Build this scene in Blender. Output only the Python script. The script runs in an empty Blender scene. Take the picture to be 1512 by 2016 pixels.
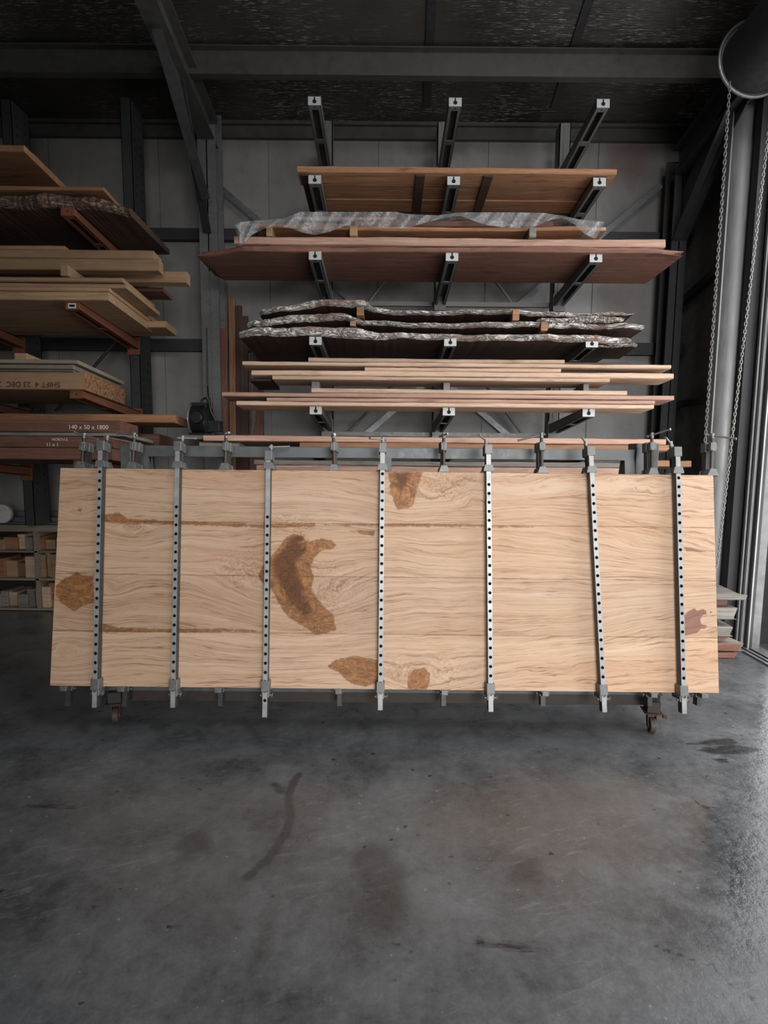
import bpy, bmesh, math, random
import numpy as np
from mathutils import Vector, Matrix

random.seed(7)
S = bpy.context.scene
COL = S.collection

# ------------------------------------------------------------------ camera
F = 1100.0
PITCH = math.radians(6.1)
ROLL = math.radians(0.5)
EYE = 1.55
_r0 = np.array([1, 0, 0.0]); _f = np.array([0, math.cos(PITCH), -math.sin(PITCH)]); _u0 = np.array([0, math.sin(PITCH), math.cos(PITCH)])
_r = math.cos(ROLL) * _r0 + math.sin(ROLL) * _u0
_u = -math.sin(ROLL) * _r0 + math.cos(ROLL) * _u0
cd = bpy.data.cameras.new('camera'); cam = bpy.data.objects.new('camera', cd); COL.objects.link(cam)
cd.sensor_fit = 'VERTICAL'; cd.sensor_height = 36; cd.lens = 36 * F / 2016; cd.clip_start = 0.05; cd.clip_end = 200
M = Matrix(((_r[0], _u[0], -_f[0], 0), (_r[1], _u[1], -_f[1], 0), (_r[2], _u[2], -_f[2], EYE), (0, 0, 0, 1)))
cam.matrix_world = M
S.camera = cam

# ------------------------------------------------------------------ world, exposure, daylight
S.view_settings.view_transform = 'Standard'; S.view_settings.look = 'None'; S.view_settings.gamma = 1
S.view_settings.use_curve_mapping = False
S.view_settings.exposure = 0.0
S.cycles.max_bounces = 5; S.cycles.diffuse_bounces = 3; S.cycles.glossy_bounces = 3
S.cycles.transparent_max_bounces = 8
w = bpy.data.worlds.new('overcast_sky'); S.world = w; w.use_nodes = True
w.node_tree.nodes['Background'].inputs[0].default_value = (1, 1, 1, 1)
w.node_tree.nodes['Background'].inputs[1].default_value = 0.7


def area(name, loc, target, sx, sy, power, col=(1, 1, 1), spread=180):
    l = bpy.data.lights.new(name, 'AREA'); l.shape = 'RECTANGLE'; l.size = sx; l.size_y = sy; l.energy = power; l.color = col
    l.spread = math.radians(spread)
    o = bpy.data.objects.new(name, l); COL.objects.link(o); o.location = loc
    o.rotation_euler = (Vector(target) - Vector(loc)).to_track_quat('-Z', 'Y').to_euler()
    return o


# daylight through the roller door on the right, the roof skylight and the open shed front
area('door_daylight', (3.12, 3.0, 1.95), (1.5, 3.0, 1.95), 2.7, 3.8, 88, (1, 1, 1))
area('sky_over_yard', (5.0, 2.2, 4.4), (1.6, 2.6, 0.2), 5.0, 4.0, 125, (1, 1, 1))
area('skylight_daylight', (1.5, 0.5, 5.4), (1.0, 2.0, 0), 0.8, 1.3, 58, (1, 0.99, 0.97))
area('front_daylight', (1.5, -3.6, 2.2), (0.8, 3, 0.9), 2.2, 2.0, 58, (1, 0.98, 0.95), 66)



# ------------------------------------------------------------------ helpers
def at(px, py, Y):
    d = (px - 756) / F * _r - (py - 1008) / F * _u + _f
    k = Y / d[1]
    return Vector((d[0] * k, d[1] * k, EYE + d[2] * k))


def fl(px, py):
    d = (px - 756) / F * _r - (py - 1008) / F * _u + _f
    k = EYE / -d[2]
    return (d[0] * k, d[1] * k)


def tag(o, label=None, cat=None, group=None, kind=None):
    if label: o['label'] = label
    if cat: o['category'] = cat
    if group: o['group'] = group
    if kind: o['kind'] = kind
    return o


def empty(name, loc=(0, 0, 0), rot=(0, 0, 0)):
    o = bpy.data.objects.new(name, None); COL.objects.link(o); o.location = loc; o.rotation_euler = rot
    o.empty_display_size = 0.1
    return o


class MB:
    """collects shapes into one mesh"""
    def __init__(s): s.v = []; s.f = []; s.m = []

    def add(s, vs, fs, mi=0):
        b = len(s.v); s.v += [tuple(v) for v in vs]; s.f += [tuple(i + b for i in f) for f in fs]; s.m += [mi] * len(fs)
        return s

    def box(s, x0, x1, y0, y1, z0, z1, mi=0, T=None):
        vs = [(x, y, z) for z in (z0, z1) for y in (y0, y1) for x in (x0, x1)]
        if T: vs = [T @ Vector(v) for v in vs]
        return s.add(vs, [(0, 2, 3, 1), (4, 5, 7, 6), (0, 1, 5, 4), (2, 6, 7, 3), (0, 4, 6, 2), (1, 3, 7, 5)], mi)

    def cyl(s, a, b, r, r2=None, n=12, mi=0, cap=True):
        a = Vector(a); b = Vector(b); r2 = r if r2 is None else r2
        d = (b - a).normalized(); t = Vector((0, 0, 1)) if abs(d.z) < .9 else Vector((1, 0, 0))
        p = d.cross(t).normalized(); q = d.cross(p)
        vs = []
        for c, rr in ((a, r), (b, r2)):
            for i in range(n):
                w_ = 2 * math.pi * i / n; vs.append(c + (p * math.cos(w_) + q * math.sin(w_)) * rr)
        fs = [(i, (i + 1) % n, n + (i + 1) % n, n + i) for i in range(n)]
        if cap: fs += [tuple(range(n))[::-1], tuple(range(n, 2 * n))]
        return s.add(vs, fs, mi)

    def bar(s, a, b, wd, th, up=(0, 0, 1), mi=0):
        a = Vector(a); b = Vector(b); d = (b - a); L = d.length; d.normalize(); up = Vector(up)
        x = d.cross(up).normalized(); z = x.cross(d).normalized()
        T = Matrix((x, d, z)).transposed().to_4x4(); T.translation = a
        return s.box(-wd / 2, wd / 2, 0, L, -th / 2, th / 2, mi, T)

    def prism(s, pts, y0, y1, mi=0):
        """outline in x,z extruded along y"""
        n = len(pts)
        vs = [(p[0], y0, p[1]) for p in pts] + [(p[0], y1, p[1]) for p in pts]
        fs = [tuple(range(n)), tuple(range(2 * n - 1, n - 1, -1))] + [(i, n + i, n + (i + 1) % n, (i + 1) % n) for i in range(n)]
        return s.add(vs, fs, mi)

    def tube(s, pts, r, n=8, mi=0):
        pts = [Vector(p) for p in pts]; vs = []; N = len(pts)
        pr = None
        for k, c in enumerate(pts):
            d = (pts[min(k + 1, N - 1)] - pts[max(k - 1, 0)]).normalized()
            if pr is None:
                t = Vector((0, 0, 1)) if abs(d.z) < .9 else Vector((1, 0, 0)); p = d.cross(t).normalized()
            else:
                p = (pr - d * pr.dot(d)).normalized()
            pr = p; q = d.cross(p)
            for i in range(n):
                w_ = 2 * math.pi * i / n; vs.append(c + (p * math.cos(w_) + q * math.sin(w_)) * r)
        fs = [(k * n + i, k * n + (i + 1) % n, (k + 1) * n + (i + 1) % n, (k + 1) * n + i) for k in range(N - 1) for i in range(n)]
        fs += [tuple(range(n))[::-1], tuple(range((N - 1) * n, N * n))]
        return s.add(vs, fs, mi)

    def build(s, name, mats, parent=None, loc=None, rot=None, bevel=0, smooth=False):
        me = bpy.data.meshes.new(name); me.from_pydata(s.v, [], s.f); me.update()
        for m in (mats if isinstance(mats, (list, tuple)) else [mats]): me.materials.append(m)
        if any(s.m): me.polygons.foreach_set('material_index', s.m)
        bm = bmesh.new(); bm.from_mesh(me); bmesh.ops.recalc_face_normals(bm, faces=bm.faces); bm.to_mesh(me); bm.free()
        o = bpy.data.objects.new(name, me); COL.objects.link(o)
        if parent: o.parent = parent
        if loc is not None: o.location = loc
        if rot is not None: o.rotation_euler = rot
        if bevel:
            b = o.modifiers.new('bevel', 'BEVEL'); b.width = bevel; b.segments = 2; b.limit_method = 'ANGLE'
        if smooth:
            me.shade_smooth()
            try: me.set_sharp_from_angle(angle=math.radians(40))
            except Exception: pass
        return o


# ------------------------------------------------------------------ materials
class G:
    def __init__(s, name):
        s.m = bpy.data.materials.new(name); s.m.use_nodes = True; s.t = s.m.node_tree; s.t.nodes.clear()
        s.out = s.n('ShaderNodeOutputMaterial'); s.b = s.n('ShaderNodeBsdfPrincipled')
        s.t.links.new(s.b.outputs[0], s.out.inputs[0])

    def n(s, t, **k):
        nd = s.t.nodes.new(t)
        for a, v in k.items(): setattr(nd, a, v)
        return nd

    def set(s, sock, v):
        if isinstance(v, bpy.types.NodeSocket): s.t.links.new(v, sock)
        elif v is not None:
            if isinstance(v, (tuple, list)) and sock.type == 'RGBA' and len(v) == 3: v = (*v, 1)
            sock.default_value = v

    def math(s, op, a, b=None, c=None, clamp=False):
        n = s.n('ShaderNodeMath', operation=op, use_clamp=clamp); s.set(n.inputs[0], a)
        if b is not None: s.set(n.inputs[1], b)
        if c is not None: s.set(n.inputs[2], c)
        return n.outputs[0]

    def coord(s, kind='Object'): return s.n('ShaderNodeTexCoord').outputs[kind]

    def mapping(s, v, sc=(1, 1, 1), loc=(0, 0, 0), rot=(0, 0, 0)):
        n = s.n('ShaderNodeMapping'); s.set(n.inputs[0], v); s.set(n.inputs['Scale'], sc); s.set(n.inputs['Location'], loc); s.set(n.inputs['Rotation'], rot)
        return n.outputs[0]

    def noise(s, v, scale=5, detail=3, rough=.5, dist=0, out=0):
        n = s.n('ShaderNodeTexNoise'); s.set(n.inputs['Vector'], v); s.set(n.inputs['Scale'], scale); s.set(n.inputs['Detail'], detail)
        s.set(n.inputs['Roughness'], rough); s.set(n.inputs['Distortion'], dist); return n.outputs[out]

    def vor(s, v, scale=5, feature='F1', rnd=1):
        n = s.n('ShaderNodeTexVoronoi', feature=feature); s.set(n.inputs['Vector'], v); s.set(n.inputs['Scale'], scale); s.set(n.inputs['Randomness'], rnd); return n.outputs['Distance']

    def ramp(s, v, a, b, c=0., d=1., smooth=False):
        n = s.n('ShaderNodeMapRange'); n.interpolation_type = 'SMOOTHSTEP' if smooth else 'LINEAR'
        s.set(n.inputs[0], v)
        for i, x in enumerate((a, b, c, d)): s.set(n.inputs[1 + i], x)
        return n.outputs[0]

    def mix(s, f, a, b, mode='MIX'):
        n = s.n('ShaderNodeMix', data_type='RGBA', blend_type=mode); s.set(n.inputs[0], f); s.set(n.inputs[6], a); s.set(n.inputs[7], b); return n.outputs[2]

    def rnd(s): return s.n('ShaderNodeObjectInfo').outputs['Random']

    def attr(s, name): return s.n('ShaderNodeAttribute', attribute_name=name).outputs['Fac']

    def combine(s, x=0, y=0, z=0):
        n = s.n('ShaderNodeCombineXYZ'); s.set(n.inputs[0], x); s.set(n.inputs[1], y); s.set(n.inputs[2], z); return n.outputs[0]

    def sep(s, v):
        n = s.n('ShaderNodeSeparateXYZ'); s.set(n.inputs[0], v); return n.outputs

    def vadd(s, a, b):
        n = s.n('ShaderNodeVectorMath', operation='ADD'); s.set(n.inputs[0], a); s.set(n.inputs[1], b); return n.outputs[0]

    def fin(s, col=None, rough=None, metal=None, bump=None, bstr=.3, bdist=.005, spec=None, alpha=None):
        s.set(s.b.inputs['Base Color'], col)
        if rough is not None: s.set(s.b.inputs['Roughness'], rough)
        if metal is not None: s.set(s.b.inputs['Metallic'], metal)
        if spec is not None: s.set(s.b.inputs['Specular IOR Level'], spec)
        if alpha is not None: s.set(s.b.inputs['Alpha'], alpha)
        if bump is not None:
            n = s.n('ShaderNodeBump'); s.set(n.inputs['Height'], bump); s.set(n.inputs['Strength'], bstr); s.set(n.inputs['Distance'], bdist)
            s.t.links.new(n.outputs[0], s.b.inputs['Normal'])
        return s.m


def c8(r, g, b):
    return tuple(((x / 255) / 12.92 if x <= 10 else ((x / 255 + .055) / 1.055) ** 2.4) for x in (r, g, b))


def wood(name, c1, c2, dark=None, knots=.5, gs=1.0, rough=.7, ends=None):
    """rough sawn timber, grain along local x"""
    g = G(name); v = g.coord(); r = g.rnd()
    off = g.combine(g.math('MULTIPLY', r, 37.0), g.math('MULTIPLY', r, 11.0), g.math('MULTIPLY', r, 23.0))
    v = g.vadd(v, off)
    lo = g.mapping(v, (0.7 * gs, 5, 5))
    wob = g.noise(lo, 1.6, 2, .5)
    g1 = g.noise(g.mapping(v, (0.8 * gs, 14, 30)), 2.2, 5, .62, .5)
    g2 = g.noise(g.mapping(v, (1.2 * gs, 40, 90)), 2.5, 3, .6, .3)
    t = g.math('ADD', g.math('MULTIPLY', g1, .75), g.math('MULTIPLY', g2, .35))
    t = g.ramp(t, .33, .75)
    c = g.mix(t, c1, c2)
    dk = dark or tuple(x * .3 for x in c2)
    line = g.ramp(g.math('ABSOLUTE', g.math('SUBTRACT', g1, .5)), .0, .035, 1, 0)
    c = g.mix(g.math('MULTIPLY', line, .45), c, dk)
    kn = g.ramp(g.noise(g.mapping(v, (2.2, 9, 9)), 1.3, 3, .6), .60, .72)
    c = g.mix(g.math('MULTIPLY', kn, knots), c, dk)
    c = g.mix(g.ramp(wob, .3, .7, 0, .35), c, tuple(x * .6 for x in c1))
    tint = g.math('ADD', .8, g.math('MULTIPLY', r, .4))
    c = g.mix(1.0, c, g.combine(tint, tint, tint), 'MULTIPLY')
    return g.fin(c, rough, bump=t, bstr=.25, bdist=.003)


def bark(name, c1, c2, c3):
    g = G(name); v = g.coord()
    d = g.noise(v, 3, 2, .5, 0, 1)
    vv = g.vadd(g.mapping(v, (6, 16, 16), (0, 0, 0), (0, .5, 0)), g.mapping(d, (2.5, 2.5, 2.5)))
    a = g.noise(vv, 1.2, 6, .7, 1.6)
    r_ = g.ramp(g.math('ABSOLUTE', g.math('SUBTRACT', a, .5)), 0, .075, 0, 1)
    c = g.mix(r_, c1, c2)
    c = g.mix(g.ramp(g.noise(g.mapping(v, (2, 6, 6)), 1.5, 4, .6), .5, .68), c, c3)
    return g.fin(c, .85, bump=r_, bstr=.7, bdist=.012)


def metal(name, c, rough=.45, met=.6, mott=.25, sc=30, rust=0, streak=None):
    g = G(name); v = g.coord()
    if streak: v2 = g.mapping(v, streak)
    else: v2 = v
    a = g.noise(v2, sc, 4, .6)
    b = g.noise(v, 3, 3, .6)
    f = g.ramp(g.math('ADD', g.math('MULTIPLY', a, .6), g.math('MULTIPLY', b, .4)), .3, .7, 1 - mott, 1 + mott)
    cc = g.mix(1.0, c, g.combine(f, f, f), 'MULTIPLY')
    if rust: cc = g.mix(g.ramp(g.noise(v, 9, 5, .7), .5, .7, 0, rust), cc, c8(96, 58, 34))
    return g.fin(cc, g.ramp(a, .3, .7, rough - .1, rough + .12), met, bump=a, bstr=.08, bdist=.002)


def plain(name, c, rough=.6, met=0):
    g = G(name); a = g.noise(g.coord(), 12, 3, .6); f = g.ramp(a, .3, .7, .8, 1.2)
    return g.fin(g.mix(1.0, c, g.combine(f, f, f), 'MULTIPLY'), rough, met)


MT = {}
MT['galv'] = metal('galvanised_steel', c8(125, 127, 130), .42, .55, .22, 40)
MT['bar'] = metal('clamp_bar_steel', c8(156, 157, 158), .42, .3, .2, 26, 0)
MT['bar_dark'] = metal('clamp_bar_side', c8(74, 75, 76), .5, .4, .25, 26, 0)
MT['cast'] = metal('cast_clamp_iron', c8(116, 117, 118), .5, .45, .25, 60)
MT['screw'] = metal('clamp_screw_steel', c8(84, 74, 68), .5, .55, .3, 80, .4)
MT['rod'] = metal('tommy_bar_steel', c8(135, 134, 132), .45, .5, .25, 50)
MT['rack'] = metal('rack_grey_steel', c8(112, 112, 112), .5, .35, .2, 30)
MT['tip'] = metal('rack_tip_paint', c8(180, 181, 182), .5, .1, .12, 60)
MT['upright'] = metal('upright_dark_steel', c8(62, 63, 64), .55, .35, .2, 25)
MT['orange'] = metal('orange_arm_paint', c8(116, 72, 52), .5, .05, .16, 40)
MT['base'] = metal('trolley_base_shaded', c8(62, 58, 55), .6, .2, .25, 22, .3)  # darkened trolley steel, shade under the tabletop put into the colour
MT['trolley'] = metal('trolley_painted_steel', c8(98, 100, 102), .5, .3, .2, 22)
MT['beam'] = metal('roof_steel', c8(84, 83, 82), .55, .3, .25, 14, .15)
MT['column'] = metal('column_steel', c8(112, 113, 114), .5, .4, .3, 60)
MT['dark'] = metal('dark_steel', c8(60, 60, 62), .6, .3, .25, 20)  # even dark grey steel
MT['duct'] = metal('duct_galvanised', c8(158, 159, 161), .52, .45, .22, 60, 0, (1, 1, .12))
MT['black'] = plain('black_plastic', c8(26, 26, 28), .4)
MT['void'] = plain('black_hole', (0.004, 0.004, 0.004), .9)
MT['rubber'] = plain('caster_rubber', c8(70, 62, 54), .6)
MT['rustpaint'] = metal('caster_rusty_plate', c8(78, 52, 42), .6, .3, .3, 40, .5)
MT['white'] = plain('white_plastic', c8(200, 200, 198), .5)
MT['wood_pale'] = wood('pale_timber', c8(216, 188, 166), c8(180, 148, 124), c8(112, 84, 64), .4)
MT['wood_pink'] = wood('pinkish_timber', c8(212, 176, 158), c8(166, 124, 104), c8(92, 60, 48), .5)
MT['wood_red'] = wood('red_brown_timber', c8(140, 98, 82), c8(92, 60, 50), c8(36, 24, 20), .7)
MT['wood_brown'] = wood('brown_timber', c8(178, 132, 98), c8(122, 82, 56), c8(44, 28, 20), .75)
MT['wood_pine'] = wood('pine_timber', c8(170, 140, 110), c8(142, 112, 84), c8(96, 70, 50), .35)
MT['wood_dark'] = wood('dark_timber', c8(84, 60, 48), c8(54, 38, 32), c8(20, 14, 12), .5)
MT['wood_grey'] = wood('weathered_grey_timber', c8(150, 144, 136), c8(100, 94, 88), c8(40, 38, 36), .4)
MT['panelwood'] = wood('shelf_board', c8(150, 138, 124), c8(124, 112, 98), c8(70, 60, 52), .2)
MT['bark'] = bark('grey_bark_edge', c8(50, 46, 44), c8(232, 226, 220), c8(150, 124, 112))
MT['bark_dark'] = bark('dark_bark_edge', c8(46, 38, 34), c8(130, 104, 92), c8(84, 58, 48))
MT['chalk'] = plain('chalk', c8(214, 208, 200), .9)
MT['ink'] = plain('stencil_ink', c8(70, 44, 30), .9)
g = G('osb_end'); v = g.coord(); a = g.vor(g.mapping(v, (14, 30, 30)), 1.6)
MT['osb'] = g.fin(g.mix(g.ramp(g.noise(v, 26, 3, .6, 2), .45, .6), c8(150, 112, 76), c8(84, 58, 38)), .8)

# plastic sheet
g = G('clear_plastic_film'); g.b.inputs['Base Color'].default_value = (.75, .78, .8, 1)
wr = g.ramp(g.math('ABSOLUTE', g.math('SUBTRACT', g.noise(g.coord(), 6, 3, .6, 2.2), .5)), 0, .03, 1, 0)
a = g.math('ADD', g.ramp(g.noise(g.coord(), 5, 3, .6, 1.5), .35, .7, .12, .26), g.math('MULTIPLY', wr, .2))
MT['film'] = g.fin((.5, .52, .54), .25, 0, g.noise(g.coord(), 5, 2, .5, 1), .35, .01, .5, a)

# wall sheet
g = G('painted_wall_sheet'); v = g.coord('Object')
sx = g.sep(v)
st = g.noise(g.mapping(v, (2, 2, .7)), 1.2, 4, .6)
c = g.mix(g.ramp(st, .3, .7), c8(142, 141, 140), c8(118, 117, 116))
c = g.mix(g.ramp(g.noise(v, 9, 5, .7), .52, .75, 0, .35), c, c8(84, 82, 80))


def blob(g, v, cx, cz, rx, rz, soft=.5, noise_amt=.5, ns=6):
    s_ = g.sep(v)
    dx = g.math('DIVIDE', g.math('SUBTRACT', s_[0], cx), rx); dz = g.math('DIVIDE', g.math('SUBTRACT', s_[2], cz), rz)
    d = g.math('SQRT', g.math('ADD', g.math('MULTIPLY', dx, dx), g.math('MULTIPLY', dz, dz)))
    d = g.math('ADD', d, g.math('MULTIPLY', g.math('SUBTRACT', g.noise(v, ns, 4, .7), .5), noise_amt * 2))
    return g.ramp(d, 1 - soft, 1 + soft, 1, 0)


p1 = at(1235, 312, 5.78); p2 = at(872, 288, 5.78); p3 = at(1215, 590, 5.78)
c = g.mix(g.math('MULTIPLY', blob(g, v, p1.x, p1.z, .22, .2), .6), c, c8(96, 62, 58))
c = g.mix(g.math('MULTIPLY', blob(g, v, p3.x, p3.z, .2, .2), .3), c, c8(104, 74, 70))
c = g.mix(g.math('MULTIPLY', blob(g, v, p2.x, p2.z, .28, .1, .5, .9, 10), .5), c, c8(74, 60, 48))
MT['wall'] = g.fin(c, .55, 0, None)
MT['wallr'] = plain('side_wall_sheet', c8(116, 116, 116), .6)

# foil insulation under the roof
g = G('foil_roof_insulation'); v = g.coord('Object')
v2 = g.mapping(v, (2.2, 34, 34))
n1 = g.noise(v2, 2.2, 5, .72, .4)
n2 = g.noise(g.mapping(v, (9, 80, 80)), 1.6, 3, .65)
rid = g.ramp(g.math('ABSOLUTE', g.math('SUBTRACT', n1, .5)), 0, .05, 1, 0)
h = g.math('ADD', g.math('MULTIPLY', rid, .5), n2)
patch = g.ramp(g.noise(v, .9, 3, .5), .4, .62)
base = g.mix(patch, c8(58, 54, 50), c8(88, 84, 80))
glint = g.math('MULTIPLY', g.math('MULTIPLY', g.ramp(n2, .53, .62), g.ramp(n1, .46, .58)), g.ramp(g.noise(v, 1.1, 3, .6), .40, .6))
base = g.mix(glint, base, c8(248, 244, 236))  # pale streaks painted into the base colour as glints on the foil
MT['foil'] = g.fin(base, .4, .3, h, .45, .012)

# ------------------------------------------------------------------ setting
WY = 5.78          # back wall
WX = 2.97          # right wall
LX = -5.6
EZ = at(756, 246, WY).z      # eave height
RS = math.tan(math.radians(9.5))


def roofz(y): return EZ + .02 + (WY - y) * RS


# ---- floor with stain fields
def seg_sdf(px, py, poly, closed=True):
    P = np.array(poly, float); n = len(P)
    d = np.full(px.shape, 1e9); inside = np.zeros(px.shape, bool)
    for i in range(n if closed else n - 1):
        a = P[i]; b = P[(i + 1) % n]; e = b - a; wx = px - a[0]; wy = py - a[1]
        t = np.clip((wx * e[0] + wy * e[1]) / (e @ e + 1e-12), 0, 1)
        d = np.minimum(d, (wx - e[0] * t) ** 2 + (wy - e[1] * t) ** 2)
        if closed:
            c_ = (a[1] <= py) != (b[1] <= py)
            xi = a[0] + (py - a[1]) / (b[1] - a[1] + 1e-12) * e[0]
            inside ^= c_ & (px < xi)
    d = np.sqrt(d)
    return np.where(inside, -d, d) if closed else d


def grid_axis(lo, a, b, hi, fine, coarse):
    return np.concatenate([np.linspace(lo, a, max(2, int((a - lo) / coarse)))[:-1], np.arange(a, b, fine), np.linspace(b, hi, max(2, int((hi - b) / coarse)))])


xs = grid_axis(LX, -2.2, 3.1, 7.0, .016, .4); ys = grid_axis(-4.0, 1.25, 4.5, WY + .1, .016, .4)
XX, YY = np.meshgrid(xs, ys)
nx, ny = len(xs), len(ys)
verts = np.stack([XX.ravel(), YY.ravel(), np.zeros(nx * ny)], 1)
ii = (np.arange(ny - 1)[:, None] * nx + np.arange(nx - 1)[None, :]).ravel()
faces = np.stack([ii, ii + 1, ii + nx + 1, ii + nx], 1)
me = bpy.data.meshes.new('floor'); me.from_pydata(verts.tolist(), [], faces.tolist())


def fpoly(pts): return [fl(*p) for p in pts]


def put_attr(me, name, arr):
    a_ = me.attributes.new(name, 'FLOAT', 'POINT'); a_.data.foreach_set('value', arr.astype(np.float32).ravel())


tyre = np.minimum.reduce([
    seg_sdf(XX, YY, fpoly([(588, 1525), (572, 1552), (567, 1572), (573, 1610), (560, 1645), (530, 1690), (485, 1728)]), False),
    seg_sdf(XX, YY, fpoly([(542, 1545), (552, 1558)]), False)])
put_attr(me, 'tyre', tyre)
oil = np.minimum.reduce([
    seg_sdf(XX, YY, fpoly([(695, 1675), (730, 1663), (765, 1672), (790, 1720), (798, 1780), (785, 1830), (750, 1835), (712, 1800), (722, 1760), (700, 1700)])),
    seg_sdf(XX, YY, fpoly([(330, 1640), (420, 1600), (440, 1680), (330, 1720)])) + .05,
    seg_sdf(XX, YY, fpoly([(1010, 1690), (1060, 1690), (1055, 1730), (1010, 1735)])),
    seg_sdf(XX, YY, fpoly([(500, 1760), (600, 1740), (560, 1900), (480, 2030), (400, 2030)])) + .08])
put_attr(me, 'oil', oil)
skid = np.minimum.reduce([
    seg_sdf(XX, YY, fpoly([(1350, 1466), (1400, 1456), (1440, 1454), (1450, 1464), (1400, 1466)])),
    seg_sdf(XX, YY, fpoly([(1372, 1476), (1440, 1466), (1505, 1476), (1460, 1484), (1400, 1484)])),
    seg_sdf(XX, YY, fpoly([(1405, 1496), (1430, 1492), (1432, 1500), (1418, 1500)])),
    seg_sdf(XX, YY, fpoly([(48, 1586), (130, 1588), (152, 1592), (130, 1590)])),
    seg_sdf(XX, YY, fpoly([(936, 1850), (1010, 1858), (1060, 1872), (1000, 1866), (940, 1858)]))])
put_attr(me, 'skid', skid)
brown = seg_sdf(XX, YY, fpoly([(930, 1590), (1010, 1525), (1180, 1520), (1270, 1560), (1240, 1640), (1130, 1740), (1080, 1700), (1000, 1650), (880, 1640)]))
put_attr(me, 'brown', brown)
crack = np.minimum.reduce([
    seg_sdf(XX, YY, fpoly([(1350, 1560), (1385, 1590), (1440, 1592), (1500, 1620)]), False),
    seg_sdf(XX, YY, fpoly([(1425, 1630), (1450, 1670), (1440, 1690), (1470, 1760), (1512, 1755)]), False),
    seg_sdf(XX, YY, fpoly([(1270, 1855), (1330, 1878), (1400, 1900), (1440, 1940), (1480, 1960), (1500, 2000)]), False),
    seg_sdf(XX, YY, fpoly([(1435, 1410), (1470, 1440), (1512, 1470)]), False),
    seg_sdf(XX, YY, fpoly([(1440, 1690), (1440, 1760), (1450, 1800), (1500, 1850)]), False)])
put_attr(me, 'crack', crack)
wet = np.minimum(seg_sdf(XX, YY, fpoly([(1470, 1418), (1495, 1395), (1560, 1380), (1600, 1560), (1512, 1590), (1470, 1530), (1500, 1480)])), seg_sdf(XX, YY, fpoly([(1440, 1640), (1560, 1600), (1600, 1800), (1500, 1840), (1450, 1760)])) + .0)
put_attr(me, 'polish', wet)
g = G('polished_concrete'); v = g.coord('Object')
big = g.noise(v, .8, 4, .6); mid = g.noise(v, 3.2, 5, .65, .3); fine = g.noise(v, 22, 4, .7); vf = g.noise(v, 90, 2, .6)
t = g.math('ADD', g.math('ADD', g.math('MULTIPLY', big, .35), g.math('MULTIPLY', mid, .4)), g.math('MULTIPLY', fine, .25))
c = g.mix(g.ramp(t, .38, .63), c8(60, 62, 65), c8(102, 105, 108))
wob = g.math('MULTIPLY', g.math('SUBTRACT', g.noise(v, 9, 5, .7), .5), .22)
brn = g.ramp(g.math('ADD', g.attr('brown'), g.math('MULTIPLY', wob, 2.6)), -.12, .22, 1, 0, True)
c = g.mix(g.math("MULTIPLY", brn, .28), c, c8(94, 85, 78))
oilm = g.ramp(g.math('ADD', g.attr('oil'), g.math('MULTIPLY', wob, .45)), -.02, .035, 1, 0)
c = g.mix(g.math('MULTIPLY', oilm, .5), c, c8(34, 33, 31))
tyr = g.ramp(g.math('ADD', g.attr('tyre'), g.math('MULTIPLY', g.math('SUBTRACT', fine, .5), .02)), .012, .026, 1, 0)
c = g.mix(g.math('MULTIPLY', tyr, g.ramp(mid, .3, .6, .35, .7)), c, c8(36, 36, 38))
sk = g.ramp(g.math('ADD', g.attr('skid'), g.math('MULTIPLY', g.math('SUBTRACT', g.noise(g.mapping(v, (4, 26, 1)), 3, 4, .7), .5), .07)), -.005, .012, 1, 0)
c = g.mix(g.math('MULTIPLY', sk, .9), c, c8(22, 22, 24))
ckw = g.math('MULTIPLY', g.math('SUBTRACT', g.noise(v, 14, 4, .7), .5), .05)
ck = g.ramp(g.math('ABSOLUTE', g.math('ADD', g.attr('crack'), ckw)), .001, .007, 1, 0)
sx_ = g.sep(v)[0]
cv = g.vor(g.vadd(v, g.mapping(g.noise(v, 3, 3, .6, 0, 1), (.5, .5, .5))), 2.6, 'DISTANCE_TO_EDGE')
ck2 = g.math('MULTIPLY', g.ramp(cv, .0, .008, 1, 0), g.math('MULTIPLY', g.ramp(sx_, .9, 1.6), g.ramp(mid, .5, .56)))
ck = g.math('MAXIMUM', ck, ck2)
c = g.mix(g.math('MULTIPLY', ck, .75), c, c8(18, 18, 19))
# small dark chips and pale paint flecks
ch = g.vor(g.vadd(g.mapping(v, (1, 1.6, 1)), g.mapping(g.noise(v, 30, 2, .6, 0, 1), (.05, .05, .05))), 7)
chm = g.math('MULTIPLY', g.ramp(ch, .05, .11, 1, 0), g.ramp(g.noise(v, 4.5, 2, .5), .46, .54))
c = g.mix(g.math('MULTIPLY', chm, .85), c, c8(16, 16, 17))
ch2 = g.vor(g.vadd(g.mapping(v, (1.3, 1, 1), (3, 1, 0)), g.mapping(g.noise(v, 26, 2, .6, 0, 1), (.07, .07, .07))), 17)
chm2 = g.math('MULTIPLY', g.ramp(ch2, .06, .12, 1, 0), g.ramp(g.noise(g.vadd(v, (5, 3, 0)), 5.5, 3, .6), .50, .58))
c = g.mix(g.math('MULTIPLY', chm2, .55), c, c8(150, 150, 148))
sc1 = g.noise(g.mapping(g.mapping(v, (1, 1, 1), (0, 0, 0), (0, 0, -.35)), (4, 26, 1)), 1.5, 5, .72, .8)
sc1m = g.math('MULTIPLY', g.ramp(sc1, .56, .66), g.ramp(g.noise(g.vadd(v, (9, 9, 0)), 1.5, 3, .6), .46, .62))
c = g.mix(g.math('MULTIPLY', sc1m, .3), c, c8(136, 136, 136))
sp = g.ramp(vf, .3, .7, .9, 1.1)
c = g.mix(1.0, c, g.combine(sp, sp, sp), 'MULTIPLY')
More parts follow.
